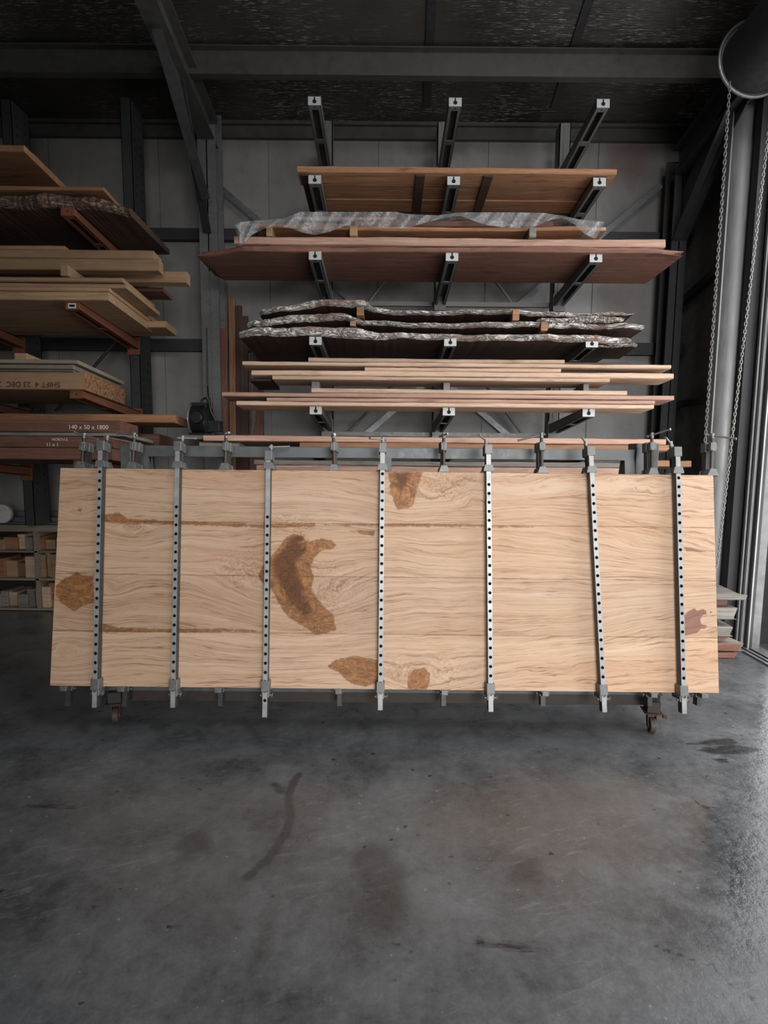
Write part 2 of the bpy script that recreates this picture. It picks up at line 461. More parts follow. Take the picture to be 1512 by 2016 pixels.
hgt = g.math('SUBTRACT', g.math('ADD', g.math('MULTIPLY', fine, .5), g.math('MULTIPLY', mid, .6)), g.math('MULTIPLY', chm, .12))
rg = g.ramp(g.math('ADD', g.math('MULTIPLY', mid, .6), g.math('MULTIPLY', fine, .4)), .35, .65, .22, .44)
pol = g.ramp(g.math('ADD', g.attr('polish'), g.math('MULTIPLY', g.math('SUBTRACT', mid, .5), .5)), -.06, .28, 1, 0, True)
rg = g.math('ADD', g.math('MULTIPLY', rg, g.math('SUBTRACT', 1.0, pol)), g.math('MULTIPLY', pol, g.ramp(fine, .35, .65, .08, .2)))
MT['concrete'] = g.fin(c, rg, 0, hgt, .35, .010, .6)
me.materials.append(MT['concrete']); me.update()
fo = bpy.data.objects.new('floor', me); COL.objects.link(fo)
tag(fo, 'grey worn concrete workshop floor with stains and cracks', kind='structure')


def struct(mb, name, mats, label=None, **k):
    o = mb.build(name, mats, **k); return tag(o, label, kind='structure')


# back wall: sheet with shallow vertical joints
m = MB(); seam = sorted([at(x, 420, WY).x for x in (530, 743, 957, 1173)])
pitch = (seam[-1] - seam[0]) / 3
x = seam[0] - pitch * 5; xe = LX; edges = []
while x < WX + .5:
    edges.append(x); x += pitch
edges = [LX] + [e for e in edges if LX < e < WX] + [WX]
for a_, b_ in zip(edges[:-1], edges[1:]):
    m.box(a_ + .004, b_ - .004, WY, WY + .04, 0, EZ + .1)
m.box(LX, WX, WY + .012, WY + .06, 0, EZ + .1)
struct(m, 'wall_back', MT['wall'], 'grey painted sheet metal back wall with vertical joints')
# side walls
DY0, DY1, DH = -1.0, 4.36, 4.15
m = MB(); m.box(WX, WX + .06, DY1, WY + .06, 0, roofz(WY) + .3); m.box(WX, WX + .06, -4, DY0, 0, roofz(DY0) + .2)
m.add([(WX, DY0, DH), (WX, DY1, DH), (WX, DY1, roofz(DY1)), (WX, DY0, roofz(DY0)), (WX + .06, DY0, DH), (WX + .06, DY1, DH), (WX + .06, DY1, roofz(DY1)), (WX + .06, DY0, roofz(DY0))],
      [(0, 1, 2, 3), (4, 7, 6, 5), (0, 4, 5, 1), (3, 2, 6, 7), (0, 3, 7, 4), (1, 5, 6, 2)])
struct(m, 'wall_right', MT['wallr'], 'dark side wall beside the roller door')
m = MB(); m.box(LX - .06, LX, -4, WY + .06, 0, 6.6)
struct(m, 'wall_left', MT['wallr'], 'dark left side wall')
m = MB(); m.box(LX, .3, -4.06, -4, 0, 6.6); m.box(.3, WX + .06, -4.06, -4, 3.6, 6.6)  # unseen wall, added to hold back front light and darken the left
struct(m, 'wall_front_added', MT['wallr'], 'unseen front wall added to darken the left, with a wide opening behind the camera')
# roof foil: sloped sheet with a skylight opening behind the camera
m = MB()


def roofquad(x0, x1, y0, y1, t=.04):
    m.add([(x0, y0, roofz(y0)), (x1, y0, roofz(y0)), (x1, y1, roofz(y1)), (x0, y1, roofz(y1)),
           (x0, y0, roofz(y0) + t), (x1, y0, roofz(y0) + t), (x1, y1, roofz(y1) + t), (x0, y1, roofz(y1) + t)],
          [(0, 3, 2, 1), (4, 5, 6, 7), (0, 1, 5, 4), (3, 7, 6, 2), (0, 4, 7, 3), (1, 2, 6, 5)])


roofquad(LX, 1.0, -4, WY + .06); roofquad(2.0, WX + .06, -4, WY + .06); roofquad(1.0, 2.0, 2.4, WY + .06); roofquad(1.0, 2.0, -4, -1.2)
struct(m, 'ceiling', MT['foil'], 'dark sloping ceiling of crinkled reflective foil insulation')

# purlins, eave beam, girts
tn = [0]


def trim(mb, mats, label, **k):
    tn[0] += 1
    return struct(mb, 'trim_%d' % tn[0], mats, label, **k)


PY = 4.93
zb = at(756, 146, PY).z
m = MB(); m.box(LX, WX, PY, PY + .012, zb, zb + .17); m.box(LX, WX, PY, PY + .07, zb - .008, zb); m.box(LX, WX, PY - .055, PY + .012, zb + .17, zb + .178)
trim(m, MT['beam'], 'steel roof purlin running across under the foil ceiling')
m = MB(); z0 = at(756, 271, WY - .05).z; z1 = at(756, 250, WY - .05).z
m.box(LX, WX, WY - .05, WY - .04, z0, z1); m.box(LX, WX, WY - .05, WY - .002, z0 - .008, z0); m.box(LX, WX, WY - .09, WY - .002, z1, z1 + .03)
trim(m, MT['beam'], 'steel eave beam along the top of the back wall')
for yy, th, lab in ((465, .045, 'upper horizontal wall girt on back wall'), (683, .05, 'lower horizontal wall girt on back wall')):
    z0 = at(756, yy, WY - .06).z
    m = MB(); m.box(LX, WX, WY - .08, WY - .072, z0 - th, z0 + th); m.box(LX, WX, WY - .08, WY - .003, z0 + th, z0 + th + .008)
    m.box(LX, WX, WY - .08, WY - .003, z0 - th - .008, z0 - th)
    trim(m, MT['dark'], lab)
z0 = at(756, 1010, WY).z
# foil straps running down the roof
for i, (px, py, px2, py2) in enumerate(((851, 5, 840, 236), (1168, 5, 1090, 235))):
    a_ = at(px2, py2, WY - .2); xa = a_.x
    b_ = at(px, py, 4.45); xb = b_.x
    ya, yb = WY - .2, 4.45
    sl = (xb - xa) / (yb - ya)
    y2 = 1.0; x2 = xa + sl * (y2 - ya)
    m = MB(); hw = .035
    m.add([(xa - hw, ya, roofz(ya) - .012), (xa + hw, ya, roofz(ya) - .012), (x2 + hw, y2, roofz(y2) - .012), (x2 - hw, y2, roofz(y2) - .012),
           (xa - hw, ya, roofz(ya) - .001), (xa + hw, ya, roofz(ya) - .001), (x2 + hw, y2, roofz(y2) - .001), (x2 - hw, y2, roofz(y2) - .001)],
          [(0, 1, 2, 3), (4, 7, 6, 5), (0, 4, 5, 1), (2, 6, 7, 3), (1, 5, 6, 2), (0, 3, 7, 4)])
    trim(m, MT['dark'], ('dark strap down the middle of the foil ceiling', 'dark slanting strap at the right of the foil ceiling')[i])
# X straps on the back wall
SY = WY - .095
for i, (a1, b1) in enumerate((((432, 368), (1296, 1112)), ((1302, 364), (434, 1096)))):
    A = at(*a1, SY - .008 * i); B = at(*b1, SY - .008 * i)
    m = MB(); m.bar(A, B, .055, .006, up=(0, 1, 0))
    trim(m, MT['galv'], ('flat steel wall brace sloping down to the right', 'flat steel wall brace sloping down to the left')[i])

# portal frame on the left: column, rafter, haunch brace
CXL = at(397, 640, 5.38).x; CXR = at(432, 640, 5.38).x
m = MB(); cy0, cy1 = 5.38, 5.60
m.box(CXL, CXR, cy0, cy0 + .012, 0, at(410, 245, 5.38).z)
m.box(CXL, CXR, cy1 - .012, cy1, 0, EZ - .03)
m.box((CXL + CXR) / 2 - .005, (CXL + CXR) / 2 + .005, cy0, cy1, 0, at(410, 250, 5.38).z)
m.box((CXL + CXR) / 2 - .004, (CXL + CXR) / 2 + .004, cy0 - .003, cy0, 0, 3.2)
trim(m, MT['column'], 'galvanised steel portal column left of the timber rack')
cx = (CXL + CXR) / 2
m = MB()
for zz, hw in ((0, .075), (-.24, .075)):
    m.add([(cx - hw, 5.5, roofz(5.5) - .2 + zz), (cx + hw, 5.5, roofz(5.5) - .2 + zz), (cx + hw, -4, roofz(-4) - .2 + zz), (cx - hw, -4, roofz(-4) - .2 + zz),
           (cx - hw, 5.5, roofz(5.5) - .188 + zz), (cx + hw, 5.5, roofz(5.5) - .188 + zz), (cx + hw, -4, roofz(-4) - .188 + zz), (cx - hw, -4, roofz(-4) - .188 + zz)],
          [(0, 1, 2, 3), (4, 7, 6, 5), (0, 4, 5, 1), (2, 6, 7, 3), (1, 5, 6, 2), (0, 3, 7, 4)])
m.add([(cx - .005, 5.5, roofz(5.5) - .2), (cx - .005, -4, roofz(-4) - .2), (cx - .005, -4, roofz(-4) - .44), (cx - .005, 5.5, roofz(5.5) - .44),
       (cx + .005, 5.5, roofz(5.5) - .2), (cx + .005, -4, roofz(-4) - .2), (cx + .005, -4, roofz(-4) - .44), (cx + .005, 5.5, roofz(5.5) - .44)],
      [(0, 1, 2, 3), (4, 7, 6, 5)])
trim(m, MT['beam'], 'steel rafter rising from the left portal column')
m = MB()
for (a1, ya, b1, yb, wd, th) in (((309, 56), 4.25, (405, 392), 5.15, .075, .012), ((352, 150), 4.55, (408, 458), 5.36, .075, .012)):
    m.bar(at(*a1, ya), at(*b1, yb), wd, th, up=(0, -1, .6))
A = at(309, 56, 4.25); B = at(405, 392, 5.15); C = at(408, 458, 5.36); D = at(352, 150, 4.55)
m.add([A, B, C, D, A + Vector((.008, 0, 0)), B + Vector((.008, 0, 0)), C + Vector((.008, 0, 0)), D + Vector((.008, 0, 0))], [(0, 1, 2, 3), (4, 7, 6, 5), (0, 4, 5, 1), (2, 6, 7, 3), (1, 5, 6, 2), (0, 3, 7, 4)])
trim(m, MT['dark'], 'steep steel haunch brace at the left column')
# right frame
RX = at(1315, 700, 5.5).x
m = MB(); m.box(RX - .07, RX + .07, 5.42, 5.432, 0, 4.2); m.box(RX - .07, RX + .07, 5.6, 5.612, 0, 4.3); m.box(RX - .005, RX + .005, 5.42, 5.6, 0, 4.2)
trim(m, MT['dark'], 'dark steel corner column at right of the back wall')
m = MB()
for z_ in (0, -.26):
    a_ = Vector((RX, 5.5, 4.35 + z_)); b_ = Vector((RX, -4, 4.35 + z_ + 9.5 * RS)); m.bar(a_, b_, .15, .014)
m.box(RX - .005, RX + .005, -4, 5.5, 4.2, 4.21)
a_ = Vector((RX, 5.5, 4.22)); b_ = Vector((RX, -4, 4.22 + 9.5 * RS)); m.bar(a_, b_, .01, .26)
m.bar((RX, 5.45, 3.5), (RX, 4.5, 4.4), .14, .012); m.bar((RX, 5.48, 3.75), (RX, 4.4, 4.45), .01, .3)
trim(m, MT['dark'], 'dark end rafter at the right of the roof')
for i, (z_, d_) in enumerate(((3.05, .25), (2.05, .0))):
    m = MB(); m.bar((WX - .04, WY - .05, z_), (WX - .04, DY1 + .1, z_ + d_), .07, .06)
    trim(m, MT['dark'], ('upper steel rail on the right side wall', 'lower steel rail on the right side wall')[i])
# door jamb, guide tracks, threshold
m = MB(); m.box(WX - .16, WX - .02, DY1 + .12, DY1 + .2, 0, 4.3); m.box(WX - .05, WX, DY1 + .0, DY1 + .34, 0, 4.3)
trim(m, MT['dark'], 'dark steel jamb beside the roller door guides')
m = MB()
gx = WX - .07
for k, (o_, wd) in enumerate(((0, .012), (.03, .02), (.075, .012))):
    m.box(gx - .02 + o_ * .6, gx - .02 + o_ * .6 + wd, DY1 + .06 - o_, DY1 + .075 - o_ + .01, 0, 4.2)
m.box(gx - .02, gx + .06, DY1 + .075, DY1 + .08, 0, 4.2)
trim(m, MT['duct'], 'bright metal guide tracks of the roller door')
m = MB()
for k in range(3): m.box(WX - .12 + k * .05, WX - .095 + k * .05, DY0, DY1 + .05, 0.0005, .012)
m.box(WX - .02, WX + .1, DY0, DY1 + .05, .0005, .006)
trim(m, MT['galv'], 'metal threshold strips under the roller door')
# pale ground outside the door
m = MB(); m.box(3.04, 14, -8, 10, -.08, -.005)
struct(m, 'ground', plain('bright_concrete_yard', c8(200, 200, 198), .8), 'pale concrete yard outside the door')

m = MB(); m.box(WX + .14, 8, DY1 + .12, DY1 + .2, 0, 4.6)
struct(m, 'wall_outside', plain('outside_dark_cladding', c8(52, 52, 52), .7), 'dark wall just outside the door beyond the guide tracks')

# ------------------------------------------------------------------ roller door drum and chain
rd = empty('roller_door', (WX - .30, DY1, 4.42))
tag(rd, 'dark rolled up roller door drum at top right above the duct', 'roller door')
m = MB(); m.cyl((0, -5.2, 0), (0, .05, 0), .235, n=40); m.build('door_roll', MT['dark'], rd, smooth=True)
m = MB()
ring = [Vector((.262 * math.cos(t_), .03, .262 * math.sin(t_))) for t_ in np.linspace(0, 2 * math.pi, 49)]
m.tube(ring, .012); m.cyl((0, .04, 0), (0, .046, 0), .258, n=40)
m.build('end_plate', MT['galv'], rd, smooth=True)
m = MB(); m.box(-.12, .26, .06, .08, -.14, .14); m.build('wall_bracket', MT['dark'], rd)

ch = MB()


def torus_link(mb, c, d, side, L=.034, W_=.017, r=.0034):
    d = d.normalized(); side = (side - d * side.dot(d)).normalized(); pts = []
    n = 12
    for i in range(n):
        t_ = 2 * math.pi * i / n
        cz = math.sin(t_) * W_ / 2 + (1 if math.sin(t_) > 0 else -1) * (L - W_) / 2 * (abs(math.sin(t_)) > 1e-6)
        pts.append(c + d * cz + side * (math.cos(t_) * W_ / 2))
    vs = []; N = 5
    for k in range(n):
        dd = (pts[(k + 1) % n] - pts[k - 1]).normalized(); nrm = d.cross(side); q = dd.cross(nrm).normalized()
        for i in range(N):
            t_ = 2 * math.pi * i / N; vs.append(pts[k] + (nrm * math.cos(t_) + q * math.sin(t_)) * r)
    fs = [(k * N + i, k * N + (i + 1) % N, ((k + 1) % n) * N + (i + 1) % N, ((k + 1) % n) * N + i) for k in range(n) for i in range(N)]
    mb.add(vs, fs)


CYc = DY1 - .1
P0 = at(1437, 165, CYc); P1 = at(1379, 935, CYc); P2 = at(1387, 1210, CYc); P3 = at(1412, 1110, CYc); P4 = at(1524, 165, CYc)
P1 = Vector((P1.x, CYc, .62)); P1.x = at(1372, 1100, CYc).x
path = [P0, P1 + Vector((0, 0, .1)), P1 + Vector((.03, 0, 0)), Vector((P3.x - .03, CYc, P3.z - .12)), P3, P4]
k = 0
carry = 0
for a_, b_ in zip(path[:-1], path[1:]):
    d = b_ - a_; L = d.length; s_ = carry
    while s_ < L:
        torus_link(ch, a_ + d * (s_ / L), d, Vector((1, 0, 0)) if k % 2 else Vector((.25, 1, 0))); k += 1; s_ += .0275
    carry = s_ - L
o = ch.build('hoist_chain', MT['rod'], loc=(0, 0, 0), smooth=True)
tag(o, 'long steel link chain loop hanging from the roller door drum', 'chain')

# duct
dt = empty('duct', (at(1425, 800, 4.72).x, 4.72, 0)); tag(dt, 'large vertical galvanised metal duct pipe by the roller door', 'duct')
m = MB(); m.cyl((0, 0, 0), (0, 0, 4.3), .118, n=40); m.build('pipe', MT['duct'], dt, smooth=True)
m = MB(); m.box(-.121, -.110, -.05, -.035, 0, 4.3); m.build('lock_seam', MT['duct'], dt)
for z_ in (1.9, 3.3):
    m = MB(); m.box(.1, WX - dt.location.x - .002, -.02, .02, z_, z_ + .06); m.build('wall_strap', MT['galv'], dt)
cb = empty('conduit_box', at(1455, 922, 4.6)); tag(cb, 'small grey metal conduit box between duct and door guides', 'box')
m = MB(); m.box(-.03, .03, 0, .05, -.035, .03); m.build('box_body', MT['galv'], cb, bevel=.004)
m = MB(); m.cyl((-.03, .02, 0), (-.06, .02, 0), .018); m.cyl((.0, .02, .03), (.0, .02, .055), .012); m.box(.03, WX - .2 - cb.location.x + .1, .01, .03, -.01, .01); m.build('conduit_fitting', MT['galv'], cb)

# ------------------------------------------------------------------ cantilever rack (right, grey)
TILT = math.radians(5.0)
RY = 4.40
ARMX = (-.537, .497, 1.583)
PYR = 5.30
rk = empty('cantilever_rack', (.5, PYR, 0)); tag(rk, 'grey steel cantilever rack holding the stacked slabs right of the column', 'rack')


def loc_in(root, p): return Vector(p) - root.location


for x in ARMX:
    m = MB(); zt = at(870, 240, PYR).z
    m.box(-.05, .05, 0, .01, 0, zt); m.box(-.05, -.042, 0, .12, 0, zt); m.box(.042, .05, 0, .12, 0, zt); m.box(-.05, .05, .11, .12, 0, zt)
    m.box(-.012, .012, -.004, 0, 0, zt)
    m.build('upright', MT['rack'], rk, loc=(x - .5, 0, 0))
    m = MB(); m.box(-.05, .05, -.75, .12, 0, .1); m.build('base_foot', MT['rack'], rk, loc=(x - .5, 0, 0))
AH = .062; AW = .047
tiers = {}
tier_py = {'T0': 191, 'T1': 346, 'T3': 496, 'T4': 664, 'T5': 801, 'T6': 884, 'T7': 930}


def arm(root, x, ztop, ytip, yroot, tip_mat, arm_mat, aw=AW, ah=AH, cap='keyhole', tilt=TILT):
    L = (yroot - ytip) / math.cos(tilt)
    loc = Vector((x, ytip, ztop)) - root.location
    m = MB()
    m.box(-aw, aw, .004, L, -.006, 0)
    for s_ in (-1, 1):
        # side web deepening to the root
        x0, x1 = (s_ * aw, s_ * (aw - .006))
        m.add([(x0, .004, 0), (x1, .004, 0), (x1, L, 0), (x0, L, 0), (x0, .004, -ah), (x1, .004, -ah), (x1, L, -ah * 1.35), (x0, L, -ah * 1.35)],
              [(0, 1, 2, 3), (4, 7, 6, 5), (0, 4, 5, 1), (2, 6, 7, 3), (1, 5, 6, 2), (0, 3, 7, 4)])
        xi = s_ * (aw - .022)
        m.add([(x0, .004, -ah), (xi, .004, -ah), (xi, L, -ah * 1.35), (x0, L, -ah * 1.35), (x0, .004, -ah + .004), (xi, .004, -ah + .004), (xi, L, -ah * 1.35 + .004), (x0, L, -ah * 1.35 + .004)],
              [(0, 1, 2, 3), (4, 7, 6, 5), (0, 4, 5, 1), (2, 6, 7, 3), (1, 5, 6, 2), (0, 3, 7, 4)])
    m.box(-aw, aw, .004, .05, -ah, -ah + .005)
    m.box(-aw, aw, L * .42, L * .42 + .05, -ah * 1.16, -ah * 1.16 + .006)
    o = m.build('arm', arm_mat, root, loc=loc, rot=(-tilt, 0, 0))
    m = MB(); m.box(-aw, aw, 0, .004, -ah, 0)
    if cap == 'keyhole':
        m.cyl((0, -.0008, -ah * .58), (0, .003, -ah * .58), .015, n=20, mi=1); m.box(-.005, .005, -.0008, .003, -ah * .5, -.002, 1)
        m.cyl((0, .025, -ah - .0008), (0, .025, -ah + .001), .007, n=12, mi=1)
    elif cap == 'label':
        m.box(-.028, .028, -.001, .002, -ah * .85, -ah * .25, 2); m.box(-.02, .02, -.0016, .0, -ah * .7, -ah * .4, 1)
    else:
        m.cyl((0, -.0008, -ah * .5), (0, .003, -ah * .5), .006, n=12, mi=1)
    e = m.build('end_cap', [tip_mat, MT['void'], MT['white']], o)
    if root is rk: e['label'] = 'pale end cap with keyhole slot'
    m = MB(); m.box(-aw - .006, aw + .006, L - .012, L, -ah * 2.1, .03); m.build('root_plate', arm_mat, o)
    return o


for tk, py in tier_py.items():
    z = at(756, py, RY).z; tiers[tk] = z
    for x in ARMX: arm(rk, x, z, RY, PYR, MT['tip'], MT['rack'])
# rack cross braces
for (p, q, yy) in (((655, 690), (865, 410), 5.47), ((655, 886), (868, 652), 5.47), ((868, 412), (1096, 712), 5.47), ((868, 640), (1094, 943), 5.47)):
    m = MB(); m.cyl(at(*p, yy), at(*q, yy), .013, n=10)
    o = m.build('cross_brace', MT['rack'], rk); o.location = -rk.location
for py in (600, 855):
    m = MB(); z = at(756, py, 5.47).z; m.box(ARMX[0], ARMX[2], 5.425, 5.465, z - .02, z + .02)
    o = m.build('cross_rail', MT['rack'], rk); o.location = -rk.location


# ------------------------------------------------------------------ boards
def plank_mesh(name, L, D, H, mats, seed=0, wave=.0025, taper_l=0, taper_r=0, front=None, chamf=.0, parent=None, seg=None, sag=0, rough_end=0):
    """board with local origin at front-left-bottom corner: x 0..L, y 0..D (back), z 0..H. wavy sawn edges"""
    rnd = random.Random(seed)
    n = seg or max(6, int(L / .08)); ph = [rnd.uniform(0, 6.3) for _ in range(6)]

    def w(x, k): return wave * (math.sin(x * 3.1 + ph[k]) + .6 * math.sin(x * 9.7 + ph[k + 1]) + .4 * math.sin(x * 27 + ph[k + 2]))
    vs = []
    for i in range(n + 1):
        x = L * i / n
        fy = front(x) if front else 0
        fy += abs(w(x, 3)) * 1.2
        sg = sag * (1 - (2 * x / L - 1) ** 2)
        c = min(.006, H * .2)
        xx = x
        j = rnd.uniform(-1, 1) * rough_end if i in (0, n) else 0
        ring = [(fy + c, 0 + w(x, 0) * .3), (fy, c + w(x, 0) * .5), (fy + w(x, 1) * .5, H - c + w(x, 1)), (fy + c, H + w(x, 1)), (D, H + w(x, 2) * .3), (D, 0)]
        for (yy, zz) in ring: vs.append((xx + j + (rnd.uniform(-1, 1) * rough_end if i in (0, n) else 0), yy, zz - sg))
    R_ = 6
    fs = [(i * R_ + k, i * R_ + (k + 1) % R_, (i + 1) * R_ + (k + 1) % R_, (i + 1) * R_ + k) for i in range(n) for k in range(R_)]
    mi = [(1 if (k in (0, 1, 2) and len(mats) > 1) else 0) for i in range(n) for k in range(R_)]
    fs += [tuple(range(R_)), tuple(range(n * R_, n * R_ + R_))]; mi += [len(mats) - 1 if len(mats) > 2 else 0] * 2
    m = MB(); m.add(vs, fs); m.m = mi
    return m.build(name, mats, parent)


def board(name, x0, x1, yt, yb, Y, depth, mat, label, cat='board', group=None, tilt=TILT, seed=None, z0=None, h=None, **k):
    seed = seed if seed is not None else int(abs(x0) * 7 + abs(x1) * 13 + yt * 3) % 9999
    my = (yt + yb) / 2
    A = at(x0, my, Y); B = at(x1, my, Y)
    xm = (x0 + x1) / 2
    zb_ = at(756, yb, Y).z if z0 is None else z0
    hh = (at(756, yt, Y).z - zb_) if h is None else h
    L = B.x - A.x
    mats = mat if isinstance(mat, (list, tuple)) else [mat]
    o = plank_mesh(name, L, depth, hh, mats, seed, **k)
    o.location = (A.x, Y, zb_); o.rotation_euler = (-tilt, 0, 0)
    tag(o, label, cat, group)
    return o


def rowz(pys, Y): return [at(756, p, Y).z for p in pys]


RED = MT['wood_red']; PALE = MT['wood_pale']; PINK = MT['wood_pink']; BRN = MT['wood_brown']; DRK = MT['wood_dark']; GRY = MT['wood_grey']; PINE = MT['wood_pine']

# T1: framed timber top stored face up: planked underside with battens
fr = empty('timber_door_panel', (0, RY - .03, tiers['T1'] + .001)); tag(fr, 'brown planked timber panel with dark battens on the highest loaded rack arms', 'timber panel')
fr.rotation_euler = (-TILT, 0, 0)
xa = at(585, 336, RY - .03).x; xb = at(1215, 336, RY - .03).x
nb = 5; dp = .95
for i in range(nb):
    st_ = [0, .006, .0, .012, .004][i]
    o = plank_mesh('plank', xb - xa - (.06 if i else 0), dp / nb - .004, .042 - st_, [BRN], 40 + i, .002)
    o.parent = fr; o.location = (xa + (.03 if i else 0), i * dp / nb, .012 + st_)
    if i == 0:
        o['label'] = 'front edge plank with worn arrises'
for x in (xa + .02, at(812, 400, 4.9).x, at(932, 400, 4.9).x, xb - .13):
    m = MB(); m.box(0, .07, .03, dp - .02, -.012 + .001, .011 + .002); o = m.build('batten', DRK, fr, loc=(x, 0, .011), bevel=.003)
m = MB(); m.cyl((0, 0, 0), (0, 0, .02), .013, n=12)
for i, x in enumerate((1,)):
    p = at(1158, 333, RY); b_ = m.build('bottle_cap', MT['white'], None, loc=(p.x, RY + .05, tiers['T1'] + .052)); tag(b_, 'tiny white cap lying on top right of the brown timber panel', 'cap')

# T2: stack under plastic, resting on T3 boards
z3 = tiers['T3']
YB = RY - .03
board('hardwood_slab', 390, 1335, 489, 496.5, YB - .005, .60, [RED, RED], 'wide dark red-brown slab with ragged ends lying on the second loaded rack arms', 'slab', z0=z3 + .001, h=.040, wave=.005, rough_end=.05,
      front=lambda x: .015 * math.sin(x * 1.7) + .015 + (.12 * max(0, 1 - x / .35)) ** 1 + .10 * max(0, (x - 3.45) / .4))
board('hardwood_board', 461, 1311, 473.5, 488, YB, .6, PINK, 'long pinkish timber board lying on top of the dark ragged slab', z0=z3 + .043, h=.055)
zt = at(756, 469, YB).z
for i, (x0, x1) in enumerate(((688, 703), (1042, 1056), (522, 534))):
    p0 = at(x0, 458, YB - .015).x; p1 = at(x1, 458, YB - .015).x
    m = MB(); m.box(0, p1 - p0, 0, .55, 0, .072)
    o = m.build('spacer_block', MT['wood_grey'] if i == 1 else PINE, loc=(p0, YB - .015 + .03 * (i == 2), z3 + .101), rot=(-TILT, 0, 0), bevel=.004)
    tag(o, ('pale end of a spacer block left of centre under the plastic wrapped boards', 'pale end of a spacer block right of centre under the plastic wrapped boards', 'hidden spacer block at the left end under plastic wrapped boards')[i], 'spacer')
zs = z3 + .175
lab2 = [('left brown board bowed under the plastic sheet', 500, 1155, .045, .05, BRN, .5), ('pink board lying highest under plastic at left', 585, 781, .026, .085, PINK, .35),
        ('long reddish board glimpsed beneath the plastic sheet', 610, 1105, .034, .03, RED, .45), ('short pink board end sticking out right of the plastic', 1090, 1194, .02, .02, PINK, .4)]
o = board('bowed_board', 500, 1155, 448, 458, YB + .03, .5, BRN, 'long brown bowed board resting on spacers under the plastic sheet', z0=zs, h=.03, sag=.02)
o = board('board', 480, 690, 434, 440, YB + .12, .4, GRY, 'grey brown board end at the left under the plastic sheet', z0=zs + .034, h=.03)
o = board('board', 700, 1090, 425, 440, YB + .08, .45, RED, 'dark red board in the middle under the plastic sheet', z0=zs + .034, h=.045)
o = board('board', 585, 781, 418, 425, YB + .12, .4, PINK, 'pink board lying highest under the plastic sheet at left', z0=zs + .083, h=.03)
o = board('board', 1080, 1194, 433, 440, YB + .14, .4, PINK, 'short pink board end sticking out right of the plastic sheet', z0=zs + .036, h=.028)
# plastic film
top = [(461, 441), (480, 436), (520, 433), (560, 430), (590, 417), (690, 417), (780, 417), (800, 421), (860, 424), (905, 418), (1000, 418), (1070, 419), (1110, 425), (1140, 432), (1190, 437)]
bot = [(464, 447), (471, 487), (480, 480), (495, 463), (520, 450), (545, 444), (575, 450), (595, 458), (620, 463), (650, 456), (680, 444), (720, 446), (770, 450), (800, 449), (840, 438), (880, 428), (905, 424), (935, 436), (960, 444), (1000, 449), (1050, 448), (1075, 436), (1105, 428), (1130, 440), (1150, 460), (1172, 471), (1180, 458), (1190, 440)]
xsn = np.linspace(462, 1190, 150); tp = np.interp(xsn, [p[0] for p in top], [p[1] for p in top]); bt = np.interp(xsn, [p[0] for p in bot], [p[1] for p in bot])
vs = []; nr = 12
for j in range(nr + 1):
    for i, x in enumerate(xsn):
        f_ = j / nr; py = tp[i] + (bt[i] - tp[i]) * f_
        Yp = YB - .045 + .018 * math.sin(x * .05 + 2 * f_) + .012 * math.sin(x * .17 + f_ * 4) + .006 * math.sin(x * .41 + f_ * 9)
        vs.append(tuple(at(x, py, Yp)))
nn = len(xsn)
# lay-over on top going backwards
for j in range(1, 5):
    for i, x in enumerate(xsn):
        p = at(x, tp[i], YB - .04); vs.append((p.x, p.y + .1 * j, p.z + .006 - .006 * j + .006 * math.sin(i * .7 + j)))
fs = [(j * nn + i, j * nn + i + 1, (j + 1) * nn + i + 1, (j + 1) * nn + i) for j in range(nr) for i in range(nn - 1)]
b0 = (nr + 1) * nn
fs += [(i, i + 1, b0 + i + 1, b0 + i) for i in range(nn - 1)]
fs += [(b0 + j * nn + i, b0 + j * nn + i + 1, b0 + (j + 1) * nn + i + 1, b0 + (j + 1) * nn + i) for j in range(3) for i in range(nn - 1)]
m = MB(); m.add(vs, fs); o = m.build('plastic_sheet', MT['film'], smooth=True)
sm = o.modifiers.new('solid', 'SOLIDIFY'); sm.thickness = .0006
tag(o, 'crumpled clear plastic sheet draped over the boards on the rack', 'plastic sheet')

# T4: live-edge slabs with grey bark


